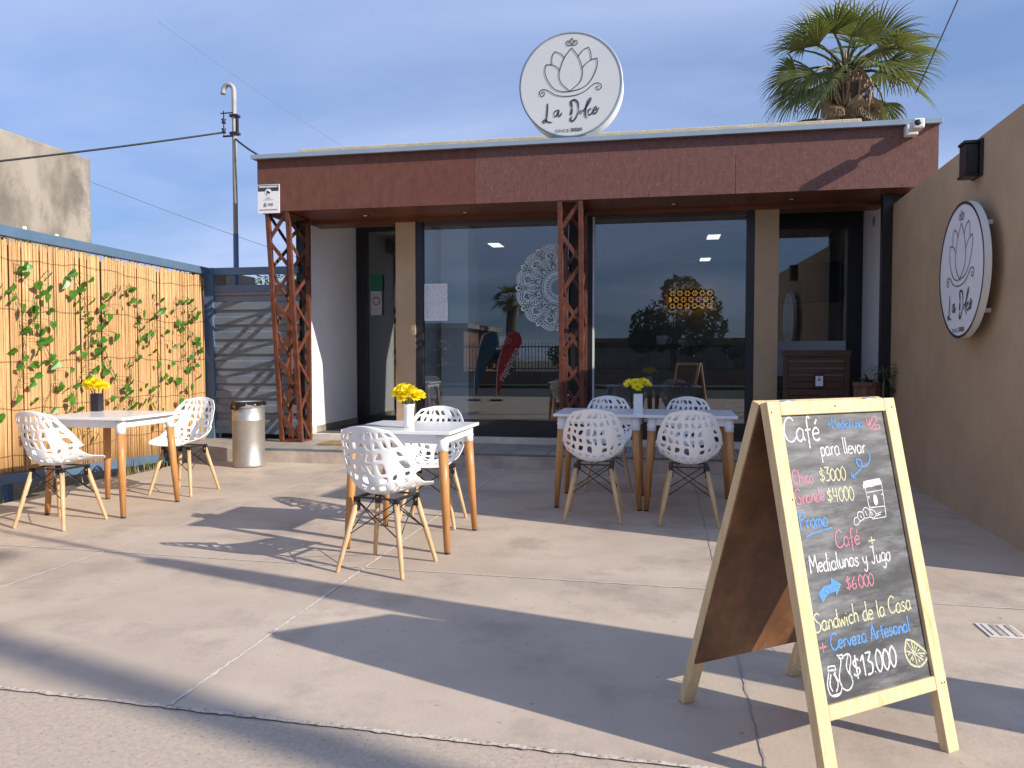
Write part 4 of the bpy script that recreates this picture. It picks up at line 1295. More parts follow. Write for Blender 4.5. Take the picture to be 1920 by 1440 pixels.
def make_shell():
    q = random.Random(17)
    NU, NV = 10, 15
    us = [-1, -0.90] + [-0.90 + 1.80 * i / (NU - 2) for i in range(1, NU - 2)] + [0.90, 1]
    vsr = [0, 0.04] + [0.04 + 0.925 * i / (NV - 2) for i in range(1, NV - 2)] + [0.965, 1.0]
    J = {}
    shift = [q.uniform(-0.07, 0.07) for _ in vsr]
    for i, u in enumerate(us):
        for j, v in enumerate(vsr):
            du = 0 if i in (0, len(us) - 1) else (q.uniform(-0.062, 0.062) + shift[j]) * (0.25 if i in (1, len(us) - 2) else 1)
            dv = 0 if j in (0, len(vsr) - 1) else (q.uniform(-0.017, 0.017) + 0.010 * math.sin(3.1 * u + j)) * (0.4 if j in (1, len(vsr) - 2) else 1)
            J[i, j] = (u + du, v + dv)
    vid = {}; V = []; F = []

    def vert(p):
        k = (round(p[0], 5), round(p[1], 5))
        if k not in vid:
            vid[k] = len(V); V.append(k)
        return vid[k]

    E = 3
    def lp(a, b_, t): return (a[0] + (b_[0] - a[0]) * t, a[1] + (b_[1] - a[1]) * t)

    def ringface(outer, inner):
        n = len(outer)
        for k in range(n):
            F.append((outer[k], outer[(k + 1) % n], inner[(k + 1) % n], inner[k]))

    for i in range(len(us) - 1):
        for j in range(len(vsr) - 1):
            c4 = [J[i, j], J[i + 1, j], J[i + 1, j + 1], J[i, j + 1]]
            outer = []
            for e in range(4):
                for t in range(E): outer.append(lp(c4[e], c4[(e + 1) % 4], t / E))
            ids = [vert(p) for p in outer]
            border = i in (0, len(us) - 2) or j in (0, len(vsr) - 2)
            vm = sum(p[1] for p in c4) / 4; um = sum(p[0] for p in c4) / 4
            cx = sum(p[0] for p in outer) / len(outer); cy = sum(p[1] for p in outer) / len(outer)
            solid = border or vm < 0.10 or (vm < 0.34 and q.random() < 0.55) or (vm < 0.48 and q.random() < 0.3) or q.random() < 0.13
            if solid:
                c_ = vert((cx, cy))
                for k in range(len(ids)): F.append((ids[k], ids[(k + 1) % len(ids)], c_))
                continue
            kk = q.uniform(0.52, 0.78) if vm > 0.45 else q.uniform(0.35, 0.58)
            ku, kv = kk * q.uniform(0.6, 1.0), kk * q.uniform(0.75, 1.05)
            sk = q.uniform(-0.3, 0.3); ox = q.uniform(-0.012, 0.012)
            inner = []
            wu = max(p[0] for p in c4) - min(p[0] for p in c4); wv = max(p[1] for p in c4) - min(p[1] for p in c4)
            tri = q.random() < 0.35; tsg = q.choice((-1, 1))
            for m_, p in enumerate(outer):
                a = (p[0] - cx); b_ = (p[1] - cy)
                s_ = ku
                if tri: s_ = ku * (0.35 + 0.8 * (tsg * b_ / wv + 0.5))
                corner = 0.93 if m_ % E == 0 else 1.0
                inner.append((cx + a * s_ * corner + sk * b_ * wu / wv * 0.5 + ox, cy + b_ * kv * corner))
            ringface(ids, [vert(p) for p in inner])
    me = MB()
    me.add([shell_pt(u, v) for (u, v) in V], F, True)
    return me


def make_chair(label, loc, rz):
    t = thing('dining_chair', label, 'chair', loc, rz, 'white pierced shell chairs on the patio')
    o = make_shell().build('shell', M['white_plastic'], t)
    s_ = o.modifiers.new('thick', 'SOLIDIFY'); s_.thickness = 0.007; s_.offset = -1
    s_ = o.modifiers.new('round', 'SUBSURF'); s_.levels = 1; s_.render_levels = 1
    ends = []
    for (sx, sy) in ((1, 1), (-1, 1), (-1, -1), (1, -1)):
        a = Vector((sx * 0.125, sy * 0.115 - 0.01, 0.385)); b_ = Vector((sx * 0.205, sy * 0.20 - 0.005, 0.0))
        d = MB(); d.tube([a, a.lerp(b_, 0.5), a.lerp(b_, 0.985), b_], [0.0165, 0.0155, 0.0115, 0.0105], 14); d.build('leg', M['beech'], t)
        ends.append((a, b_))
    d = MB()
    for i in range(4):
        for j in ((i + 1) % 4,):
            a0, b0 = ends[i]; a1, b1 = ends[j]
            for (p, r2) in (((a0, b0), (a1, b1)), ((a1, b1), (a0, b0))):
                s0 = p[0] + Vector((0, 0, 0.012)); s1 = r2[0].lerp(r2[1], 0.48)
                d.tube([s0, s1], 0.0035, 6)
    for (a, b_) in ends:
        d.bar(a + Vector((0, 0, -0.045)), a + Vector((0, 0, 0.03)), 0.026, 0.030, (1, 0, 0))
    for s2 in (-1, 1):
        d.bar((s2 * 0.125, -0.13, 0.41), (s2 * 0.125, 0.11, 0.41), 0.022, 0.012, (0, 0, 1))
        d.bar((-0.125, s2 * 0.11 - 0.01, 0.41), (0.125, s2 * 0.11 - 0.01, 0.41), 0.022, 0.008, (0, 0, 1))
    d.build('wire_base', M['black'], t)
    return t


chair = make_chair('white pierced shell chair nearest the viewer, back turned, at the middle table', (-1.53, 4.15, 0), R(-10))
CH = [((-1.62, 5.30, 0), R(183), 'white pierced shell chair on the far side of the middle table'),
      ((-0.495, 5.71, 0), R(1), 'white shell chair on the left, near side of the double table, back to viewer'),
      ((0.185, 5.71, 0), R(0), 'white shell chair on the right, near side of the double table, back to viewer'),
      ((-0.485, 7.02, 0), R(184), 'white pierced shell chair behind the left half of the double table, below the flowers'),
      ((0.225, 7.02, 0), R(180), 'white pierced shell chair behind the right half of the double table'),
      ((-4.215, 4.775, 0), R(-2), 'white pierced shell chair at the left edge by the reed fence table'),
      ((-4.13, 6.09, 0), R(178), 'white shell chair beyond the reed fence table, beside the steel bin')]
for loc, rz, lb in CH: dup(chair, loc, rz, lb)


# ------------------------------------------------------------------ tables
def make_table(label, loc, rz):
    t = thing('cafe_table', label, 'table', loc, rz, 'square white cafe tables')
    d = MB(); d.box(-0.35, 0.35, -0.35, 0.35, 0.724, 0.745); d.build('tabletop', M['tabletop'], t, bevel=0.003)
    d = MB()
    a = 0.29
    for (x0, x1, y0, y1) in ((-a + 0.02, a - 0.02, -a - 0.012, -a + 0.012), (-a + 0.02, a - 0.02, a - 0.012, a + 0.012), (-a - 0.012, -a + 0.012, -a + 0.02, a - 0.02), (a - 0.012, a + 0.012, -a + 0.02, a - 0.02)):
        d.box(x0, x1, y0, y1, 0.664, 0.7235)
    d.build('apron', M['white_metal'], t, bevel=0.002)
    for (sx, sy) in ((1, 1), (-1, 1), (-1, -1), (1, -1)):
        p = lambda z: Vector((sx * (0.325 - 0.04 * z / 0.72), sy * (0.325 - 0.04 * z / 0.72), z))
        d = MB(); d.tube([p(0.62), p(0.4), p(0.012)], [0.031, 0.0285, 0.019], 18); o = d.build('leg', M['oak'], t)
        d = MB(); d.tube([p(0.619), p(0.66), p(0.7235)], [0.0335, 0.034, 0.038], 18); d.cyl(p(0.665) + Vector((sx * 0.03, 0, 0)), p(0.665) + Vector((sx * 0.038, 0, 0)), 0.006, n=8); d.build('socket', M['white_metal'], o)
        d = MB(); d.tube([p(0.0), p(0.0125)], [0.017, 0.018], 14); d.build('foot', M['blackplastic'], o)
    return t


tb = make_table('square white table with wooden legs in the middle of the patio, white vase on it', (-1.595, 4.81, 0), R(-1))
dup(tb, (-4.235, 5.345, 0), R(0), 'square white table by the reed fence carrying the dark vase')
dup(tb, (-0.497, 6.355, 0), 0, 'left half of the two white tables pushed together before the window')
dup(tb, (0.206, 6.35, 0), R(-0.5), 'right half of the two white tables pushed together, behind the chalkboard')


# ------------------------------------------------------------------ vases with flowers
def flower_head(pet, cen, c, axis, r, q, full):
    axis = Vector(axis).normalized()
    U, V = frame_of(axis)
    layers = 5 if full else 2
    for l in range(layers):
        n = 15 if full else 14
        lift = (0.15 + 0.30 * l) if full else 0.18 + 0.2 * l
        rr = r * (1 - 0.15 * l)
        for k in range(n):
            a = 2 * math.pi * (k + 0.5 * l) / n + q.uniform(-0.1, 0.1)
            h = U * math.cos(a) + V * math.sin(a)
            s_ = V * math.cos(a) - U * math.sin(a)
            e = lift + q.uniform(-0.12, 0.12)
            dirv = h * math.cos(e) + axis * math.sin(e)
            p0 = c + h * r * 0.08; p1 = c + dirv * rr * 0.6; p2 = c + dirv * rr + axis * r * 0.10
            w = r * 0.15
            pet.add([p0, p1 - s_ * w, p2 - s_ * w * 0.4, p2 + s_ * w * 0.4, p1 + s_ * w], [(0, 1, 2, 3, 4)])
    cen.sphere(c + axis * r * 0.12, r * 0.25, 8, 6, (1, 1, 0.6))


def vase(label, loc, mt_, heads, full, seed, square=False, flab=None):
    q = random.Random(seed)
    t = thing('flower_vase', label, 'vase', loc, R(8), 'vases on the tables')
    d = MB()
    if square:
        w = 0.033
        d.box(-w, w, -w, w, 0.0, 0.006)
        for (x0, x1, y0, y1) in ((-w, w, -w, -w + 0.005), (-w, w, w - 0.005, w), (-w, -w + 0.005, -w + 0.005, w - 0.005), (w - 0.005, w, -w + 0.005, w - 0.005)):
            d.box(x0, x1, y0, y1, 0.006, 0.145)
    else:
        d.lathe([(0.0, 0.0), (0.034, 0.0), (0.033, 0.03), (0.030, 0.075), (0.034, 0.125), (0.037, 0.15), (0.033, 0.15), (0.029, 0.08), (0.0, 0.02)], (0, 0, 0), 24)
    d.build('vase_body', M[mt_], t)
    st = MB(); pet = MB(); cen = MB()
    for (x, y, z, r) in heads:
        c = Vector((x, y, z))
        st.tube([(x * 0.15, y * 0.15, 0.02), (x * 0.3, y * 0.3, 0.12), c], 0.0025, 5)
        flower_head(pet, cen, c, Vector((x * 6, y * 6 - 0.35, 0.6)), r * (1.22 if full else 1.1), q, full)
    st.build('stems', M['stem'], t); pet.build('petals', M['yellow'], t); cen.build('flower_centres', M['yellowc'], t)
    return t


bunch = [(-0.06, -0.02, 0.225, 0.042), (-0.015, -0.03, 0.215, 0.042), (0.04, -0.02, 0.20, 0.04), (-0.045, 0.03, 0.245, 0.042), (0.015, 0.03, 0.225, 0.04), (0.065, 0.015, 0.205, 0.036), (-0.075, 0.015, 0.215, 0.034), (0.0, -0.01, 0.235, 0.04), (0.03, 0.0, 0.20, 0.042), (-0.03, -0.035, 0.19, 0.036)]
vase('white vase of yellow chrysanthemums on the middle table', (-1.575, 4.66, 0.746), 'vase_white', bunch, True, 1)
vase('dark vase of yellow chrysanthemums on the table by the reed fence', (-4.56, 5.56, 0.746), 'vase_dark', bunch, True, 2, True)
vase('white square vase with a few yellow daisies on the double table', (-0.20, 6.36, 0.746), 'vase_white',
     [(-0.075, -0.01, 0.225, 0.045), (-0.01, -0.03, 0.20, 0.05), (0.05, -0.01, 0.235, 0.048), (-0.02, 0.02, 0.24, 0.042), (0.08, 0.02, 0.225, 0.04), (0.02, 0.01, 0.22, 0.045)], False, 3, True)

# ------------------------------------------------------------------ steel bin
bn = thing('waste_bin', 'round galvanised steel waste bin with black liner in front of the step', 'bin', (-4.42, 7.68, 0))
d = MB(); d.lathe([(0, 0.004), (0.168, 0.004), (0.172, 0.012), (0.172, 0.03), (0.169, 0.035), (0.169, 0.50), (0.173, 0.505), (0.173, 0.512), (0.169, 0.517), (0.169, 0.665), (0.160, 0.665), (0.160, 0.10)], (0, 0, 0), 48); d.build('body', M['steel'], bn)
d = MB(); d.lathe([(0.171, 0.64), (0.178, 0.645), (0.180, 0.69), (0.176, 0.702), (0.155, 0.705), (0.150, 0.68)], (0, 0, 0), 48); d.build('rim', M['steel'], bn)
q = random.Random(8)
d = MB()
vs = []; n = 60
low = [q.uniform(-0.02, 0.02) for _ in range(n)]
for k in range(n):
    a = 2 * math.pi * k / n
    wob = 0.008 * math.sin(a * 7) + q.uniform(-0.003, 0.006)
    dr = -0.002 + 0.065 * max(0, math.cos(a - 4.2)) ** 3 + 0.03 * max(0, math.cos(a - 6.0)) ** 6 + 0.35 * abs(low[k])
    for (r, z) in ((0.150, 0.60), (0.158, 0.708), (0.183, 0.700), (0.187 + wob, 0.69 - dr * 0.5), (0.184 + wob * 1.3, 0.69 - dr)):
        vs.append((r * math.cos(a), r * math.sin(a), z))
fs = []
for k in range(n):
    for j in range(4):
        fs.append((k * 5 + j, ((k + 1) % n) * 5 + j, ((k + 1) % n) * 5 + j + 1, k * 5 + j + 1))
d.add(vs, fs, True); d.build('bin_liner', M['bag'], bn)

# doormat
d = MB(); d.box(-3.98, -3.40, 8.42, 8.80, 0.155, 0.170)
tag(d.build('doormat', M['mat'], bevel=0.004), 'brown coir doormat on the tiled step before the left door', 'doormat')

# slatted wooden panel at the right door
sp = thing('slatted_bench', 'dark brown slatted wooden bench back standing before the right door', 'bench', (1.60, 8.72, 0.155))
for x in (-0.335, 0.285):
    d = MB(); d.box(x, x + 0.05, -0.02, 0.02, 0, 1.035); d.build('upright', M['darkwood'], sp, bevel=0.004)
d = MB(); d.box(-0.345, 0.345, -0.025, 0.025, 1.036, 1.105); d.build('top_rail', M['darkwood'], sp, bevel=0.005)
z = 0.40
while z < 1.0:
    d = MB(); d.box(-0.283, 0.283, -0.010, 0.012, z, z + 0.066); d.build('slat', M['darkwood'], sp, bevel=0.003); z += 0.074
for x in (-0.335, 0.285):
    d = MB(); d.box(x, x + 0.05, 0.021, 0.40, 0.36, 0.40); d.box(x, x + 0.05, 0.36, 0.40, 0, 0.359); d.build('rear_leg', M['darkwood'], sp)
for k in range(4):
    d = MB(); d.box(-0.335, 0.335, 0.03 + k * 0.095, 0.11 + k * 0.095, 0.401, 0.42); d.build('seat_slat', M['darkwood'], sp)
fc = thing('framed_card', 'small black framed white card hung on the slatted bench back', 'card', (1.625, 8.688, 1.02 - 0.09))
d = MB(); d.box(-0.055, 0.055, -0.012, 0.008, -0.075, 0.075); d.build('frame', M['black'], fc, bevel=0.003)
d = MB(); d.box(-0.037, 0.037, -0.0145, -0.0125, -0.052, 0.055); d.build('card_sheet', M['paper'], fc)
d = MB(); d.sphere((0, -0.0155, 0.036), 0.008, 8, 6, (1, 0.15, 1)); d.box(-0.016, 0.016, -0.0158, -0.0148, 0.006, 0.02); d.build('mark', M['ink'], fc)


def strap_leaf(mb, base, az, el, ln, w, droop, q, K=7):
    h = Vector((math.cos(az), math.sin(az), 0)); s_ = Vector((-math.sin(az), math.cos(az), 0))
    p = Vector(base); e = el; vs = []
    for i in range(K + 1):
        t = i / K
        ww = w * (0.5 + 1.2 * t if t < 0.4 else 1.0 - (t - 0.4) / 0.6 * 0.98)
        vs += [p - s_ * ww, p + Vector((0, 0, -ww * 0.4)), p + s_ * ww]
        p = p + (h * math.cos(e) + Vector((0, 0, 1)) * math.sin(e)) * ln / K
        e -= droop / K
    fs = []
    for i in range(K):
        fs += [(3 * i, 3 * i + 1, 3 * i + 4, 3 * i + 3), (3 * i + 1, 3 * i + 2, 3 * i + 5, 3 * i + 4)]
    mb.add(vs, fs, True)


q = random.Random(12)
pt = thing('potted_plant', 'strap leaved plant in a ribbed brown pot beside the slatted bench', 'plant', (2.06, 8.50, 0.155))
d = MB()
n = 40; vs = []; fs = []
PR = [(0.0, 0.0), (0.105, 0.0), (0.118, 0.35), (0.132, 0.72), (0.142, 0.74), (0.142, 0.775), (0.128, 0.775), (0.12, 0.72), (0, 0.72)]
for (r, z) in PR:
    for k in range(n):
        rr = r * (1 + (0.03 if k % 4 < 2 else -0.03) * (1 if 0.1 < z < 0.73 else 0)); a = 2 * math.pi * k / n
        vs.append((rr * math.cos(a), rr * math.sin(a), z))
for i in range(len(PR) - 1):
    for k in range(n): fs.append((i * n + k, i * n + (k + 1) % n, (i + 1) * n + (k + 1) % n, (i + 1) * n + k))
d.add(vs, fs, False); d.build('pot', M['terracotta'], pt)
d = MB()
for i in range(16): strap_leaf(d, (0, 0, 0.73), i * 2.4 + q.uniform(-0.3, 0.3), R(q.uniform(35, 78)), q.uniform(0.18, 0.30), 0.013, q.uniform(1.4, 2.4), q)
d.build('leaves', M['plant'], pt)
pt = thing('potted_plant', 'taller spiky dracaena with drooping leaves against the tan wall corner', 'plant', (2.16, 8.38, 0.155))
d = MB(); d.lathe([(0.0, 0.0), (0.07, 0.0), (0.085, 0.30), (0.09, 0.30), (0.09, 0.33), (0.078, 0.33), (0, 0.30)], (0, 0, 0), 20); d.build('pot', M['blackplastic'], pt)
d = MB(); d.tube([(0, 0, 0.25), (0.02, 0, 0.6), (0.03, 0.0, 0.86)], [0.016, 0.014, 0.012], 8); d.build('stem', M['bark'], pt)
d = MB()
for i in range(30): strap_leaf(d, (0.03, 0, 0.80 + q.uniform(0, 0.08)), i * 2.4, R(q.uniform(5, 80)), q.uniform(0.18, 0.30), 0.011, q.uniform(1.2, 2.4), q)
for i in range(4): strap_leaf(d, (0.03, 0, 0.75), -0.4 + 0.5 * i, R(-20), q.uniform(0.25, 0.34), 0.016, 1.2, q)
d.build('leaves', M['plant'], pt)

# ------------------------------------------------------------------ A-frame chalkboard
TH = 0.6531; AW = 0.557; SET = 0.2473; ZT = 1.063
U = Vector((math.cos(TH), math.sin(TH), 0)); NB = Vector((math.sin(TH), -math.cos(TH), 0))
FR = Vector((0.894, 2.532, 0)); FL = FR - U * AW
TR = FR - NB * SET + Vector((0, 0, ZT))
V = (TR - FR); VL = V.length; V = V.normalized()
NN = U.cross(V).normalized()
if NN.dot(NB) < 0: NN = -NN
af = thing('chalkboard_sign', 'pine framed folding chalkboard sign with the cafe menu standing in front at right', 'chalkboard', tuple(FL), TH)
ux, vx, nx = Vector((1, 0, 0)), None, None
Rm = Matrix.Rotation(-TH, 3, 'Z')
v_ = Rm @ V; n_ = Rm @ NN; u_ = Vector((1, 0, 0))
o0 = Vector((0, 0, 0))
SW = 0.05


def leaf_panel(o, u, v, n, vl, front):
    for (a, b_) in ((0, SW), (AW - SW, AW)):
        d = MB(); d.obox(o, u, v, n, (a, b_), (0.0, vl), (-0.03, 0.0)); d.build('leg', M['pine'], af, bevel=0.0025)
    d = MB(); d.obox(o, u, v, n, (SW + 0.0005, AW - SW - 0.0005), (vl - 0.042, vl - 0.0005), (-0.0295, -0.0005)); d.build('rail', M['pine'], af, bevel=0.0025)
    d = MB(); d.obox(o, u, v, n, (SW + 0.0005, AW - SW - 0.0005), (0.183, 0.224), (-0.0295, -0.0005)); 
    if front: d.build('rail', M['pine'], af, bevel=0.0025)


leaf_panel(o0, u_, v_, n_, VL, True)
d = MB(); d.obox(o0, u_, v_, n_, (SW - 0.004, AW - SW + 0.004), (0.20, VL - 0.03), (-0.017, -0.012)); d.build('slate', M['board'], af)
d = MB(); d.obox(o0, u_, v_, n_, (SW - 0.004, AW - SW + 0.004), (0.19, VL - 0.03), (-0.0285, -0.0175)); d.build('backing', M['hardboard'], af)
# back leaf
nb0 = Vector((0, 1, 0))
ob = nb0 * 0.62
topb = v_ * VL - n_ * 0.033
vb = (Vector((0, topb.y, topb.z)) - ob); vlb = vb.length; vb.normalize()
nbk = u_.cross(vb).normalized()
if nbk.y < 0: nbk = -nbk
for (a, b_) in ((0, SW), (AW - SW, AW)):
    d = MB(); d.obox(ob, u_, vb, nbk, (a, b_), (0.0, vlb), (0.0, 0.03)); d.build('leg', M['pine'], af, bevel=0.0025)
d = MB(); d.obox(ob, u_, vb, nbk, (SW + 0.0005, AW - SW - 0.0005), (vlb - 0.05, vlb - 0.0005), (0.0005, 0.0295)); d.build('rail', M['pine'], af, bevel=0.0025)
d = MB(); d.obox(ob, u_, vb, nbk, (0.003, AW - 0.003), (0.17, vlb - 0.005), (-0.006, -0.001)); d.build('back_panel', M['hardboard'], af)
d = MB(); d.tube([ob + vb * 0.20 + u_ * 0.30, Vector((0.32, 0.30, 0.12)), v_ * 0.21 + u_ * 0.30 - n_ * 0.03], 0.0015, 5); d.build('cord', M['white'], af)
for a in (0.10, AW - 0.10):
    d = MB(); c = v_ * VL + u_ * a - n_ * 0.016; d.tube([c - u_ * 0.03, c + u_ * 0.03], 0.006, 8); d.build('hinge', M['steel'], af)
# nail heads on the front stiles
d = MB()
for (a, b_) in ((0.04, 0.80), (0.012, 1.06), (AW - 0.02, 1.06), (AW - 0.012, 0.20), (AW - 0.025, 0.20), (0.28, VL - 0.02)):
    d.sphere(o0 + u_ * a + v_ * b_, 0.0028, 6, 4)
d.build('nail_heads', M['darkwood'], af)

G = {
    'C': (0.66, ['.62,.85 .45,1 .2,.9 .05,.5 .15,.1 .4,0 .65,.15']),
    'a': (0.52, ['.42,.42 .25,.5 .06,.35 .06,.12 .2,0 .38,.12 .42,.42', '.42,.47 .42,.1 .5,.02']),
    'f': (0.40, ['.4,.88 .3,.97 .2,.8 .18,.3 .16,-.32', '.02,.42 .36,.45']),
    'e': (0.46, ['.06,.27 .4,.3 .36,.46 .22,.5 .06,.35 .06,.12 .22,0 .42,.08']),
    'é': (0.46, ['.06,.27 .4,.3 .36,.46 .22,.5 .06,.35 .06,.12 .22,0 .42,.08', '.24,.64 .38,.84']),
    'p': (0.46, ['.08,.48 .1,-.4', '.08,.35 .25,.5 .42,.35 .38,.1 .22,0 .1,.1']),
    'r': (0.38, ['.08,.48 .1,0', '.1,.3 .22,.47 .36,.46']), 'l': (0.22, ['.1,1 .1,.14 .2,0']),
    'v': (0.42, ['.04,.48 .2,0', '.2,0 .38,.5']), '+': (0.6, ['.05,.4 .55,.42', '.3,.68 .3,.12']),
    'M': (0.74, ['.05,0 .1,1', '.1,1 .35,.35', '.35,.35 .6,1', '.6,1 .68,0']),
    'd': (0.5, ['.42,.4 .25,.5 .06,.32 .08,.08 .22,0 .4,.12', '.42,1 .42,.08 .5,0']),
    'i': (0.22, ['.1,.48 .11,.05 .18,0', '.1,.66 .11,.72']), 'L': (0.45, ['.1,.9 .08,.03', '.08,.03 .42,.02']),
    'u': (0.48, ['.06,.48 .08,.1 .2,0 .36,.12 .4,.48', '.4,.48 .42,0']), 'n': (0.46, ['.08,.48 .08,0', '.08,.32 .24,.5 .38,.38 .4,0']),
    'h': (0.46, ['.08,1 .08,0', '.08,.3 .24,.48 .38,.36 .4,0']), 'c': (0.44, ['.4,.42 .24,.5 .06,.3 .1,.06 .26,0 .42,.08']),
    'o': (0.48, ['.24,.5 .06,.3 .1,.04 .28,0 .44,.2 .4,.44 .24,.5']),
    '$': (0.5, ['.45,.78 .3,.86 .1,.72 .2,.52 .42,.4 .4,.2 .2,.12 .04,.22', '.26,1.05 .26,-.06']),
    '0': (0.46, ['.24,1 .06,.7 .06,.25 .22,0 .4,.25 .42,.7 .24,1']), '1': (0.34, ['.06,.72 .25,1', '.25,1 .25,0']),
    '3': (0.46, ['.06,.98 .42,.98', '.42,.98 .18,.6', '.18,.6 .42,.45 .36,.08 .06,.02']), '4': (0.52, ['.1,1 .08,.42', '.08,.42 .46,.42', '.38,1 .36,0']),
    '6': (0.44, ['.36,.97 .12,.55 .06,.2 .22,0 .4,.15 .34,.42 .1,.32']), '.': (0.18, ['.07,.02 .10,.05']),
    'G': (0.66, ['.6,.85 .4,1 .12,.85 .05,.4 .2,.02 .5,.05 .6,.4', '.6,.4 .35,.4']), 'P': (0.54, ['.1,0 .1,1', '.08,.95 .45,.95 .5,.65 .12,.5']),
    'm': (0.64, ['.06,.48 .06,0', '.06,.32 .2,.5 .3,.36 .3,0', '.3,.34 .44,.5 .56,.36 .56,0']),
    'y': (0.48, ['.06,.48 .1,.2 .24,.12 .4,.3', '.42,.5 .38,-.2 .2,-.38 .05,-.25']), 'J': (0.52, ['.1,.98 .5,.98', '.36,.98 .36,.2 .22,0 .05,.15']),
    'g': (0.48, ['.42,.42 .25,.5 .06,.35 .06,.15 .2,.05 .38,.15 .42,.42', '.42,.48 .40,-.2 .22,-.36 .06,-.24']),
    'S': (0.54, ['.5,.88 .3,1 .08,.82 .2,.58 .45,.38 .40,.06 .1,-.02 .0,.12']), 'w': (0.58, ['.04,.48 .14,0 .28,.4 .42,0 .54,.5']),
    's': (0.42, ['.36,.44 .2,.5 .08,.4 .2,.27 .36,.15 .2,0 .04,.06']), 'z': (0.46, ['.06,.48 .38,.48', '.38,.48 .06,.02', '.06,.02 .42,.02']),
    'A': (0.56, ['.02,0 .28,1', '.28,1 .52,0', '.12,.38 .44,.38']), 't': (0.38, ['.2,.85 .2,.1 .32,0', '.04,.52 .36,.52']),
    ' ': (0.34, [])}
bfr = lambda u, v: tuple(o0 + u_ * u + v_ * v - n_ * 0.0108)
hq = random.Random(77)


def chalk(mb, txt, u0, v0, u1, v1, h, w):
    tot = sum(G[c][0] for c in txt)
    s = (u1 - u0) / tot
    x = 0
    for c in txt:
        adv, strokes = G[c]
        jv = hq.uniform(-0.03, 0.03) * h; js = hq.uniform(0.94, 1.06)
        for st in strokes:
            P_ = [tuple(float(t) for t in p.split(',')) for p in st.split()]
            if len(P_) > 2: P_ = smooth_pts(P_, 5)
            else: P_ = [(P_[0][0] + (P_[1][0] - P_[0][0]) * i / 4, P_[0][1] + (P_[1][1] - P_[0][1]) * i / 4) for i in range(5)]
            Q = []
            for (a, b_) in P_:
                uu = u0 + (x + a) * s; f = (x + a) / tot
                Q.append((uu, v0 + (v1 - v0) * f + jv + b_ * h * js))
            mb.ribbon(Q, [w * hq.uniform(0.82, 1.2) for _ in Q], bfr)
        x += adv


CW = 0.0048
LINES = [('Café', .058, .968, .207, .970, .075, 'ch_white', 1.25), ('+MediaLuna', .243, 1.003, .400, 1.000, .032, 'ch_blue', 0.75), ('para llevar', .195, .922, .395, .920, .052, 'ch_white', 1.0),
         ('Chico', .062, .845, .146, .843, .040, 'ch_pink', 0.95), ('$3000', .173, .843, .288, .842, .040, 'ch_yellow', 0.9),
         ('Grande', .061, .785, .181, .787, .043, 'ch_pink', 0.95), ('$4000', .191, .781, .308, .778, .042, 'ch_yellow', 0.9),
         ('Promo', .062, .714, .177, .712, .046, 'ch_blue', 1.05), ('Café', .194, .644, .299, .646, .052, 'ch_pink', 1.0), ('+', .333, .634, .367, .634, .045, 'ch_yellow', 1.0),
         ('Medialunas y Jugo', .075, .586, .420, .582, .050, 'ch_white', 1.0), ('$6.000', .207, .519, .329, .518, .038, 'ch_pink', 0.95),
         ('Sandwich de la Casa', .058, .421, .473, .429, .052, 'ch_yellow', 1.0), ('+', .061, .358, .093, .358, .050, 'ch_pink', 1.0),
         ('Cerveza Artesanal', .107, .364, .450, .366, .046, 'ch_blue', 1.05), ('$13.000', .178, .272, .368, .277, .062, 'ch_white', 1.25)]
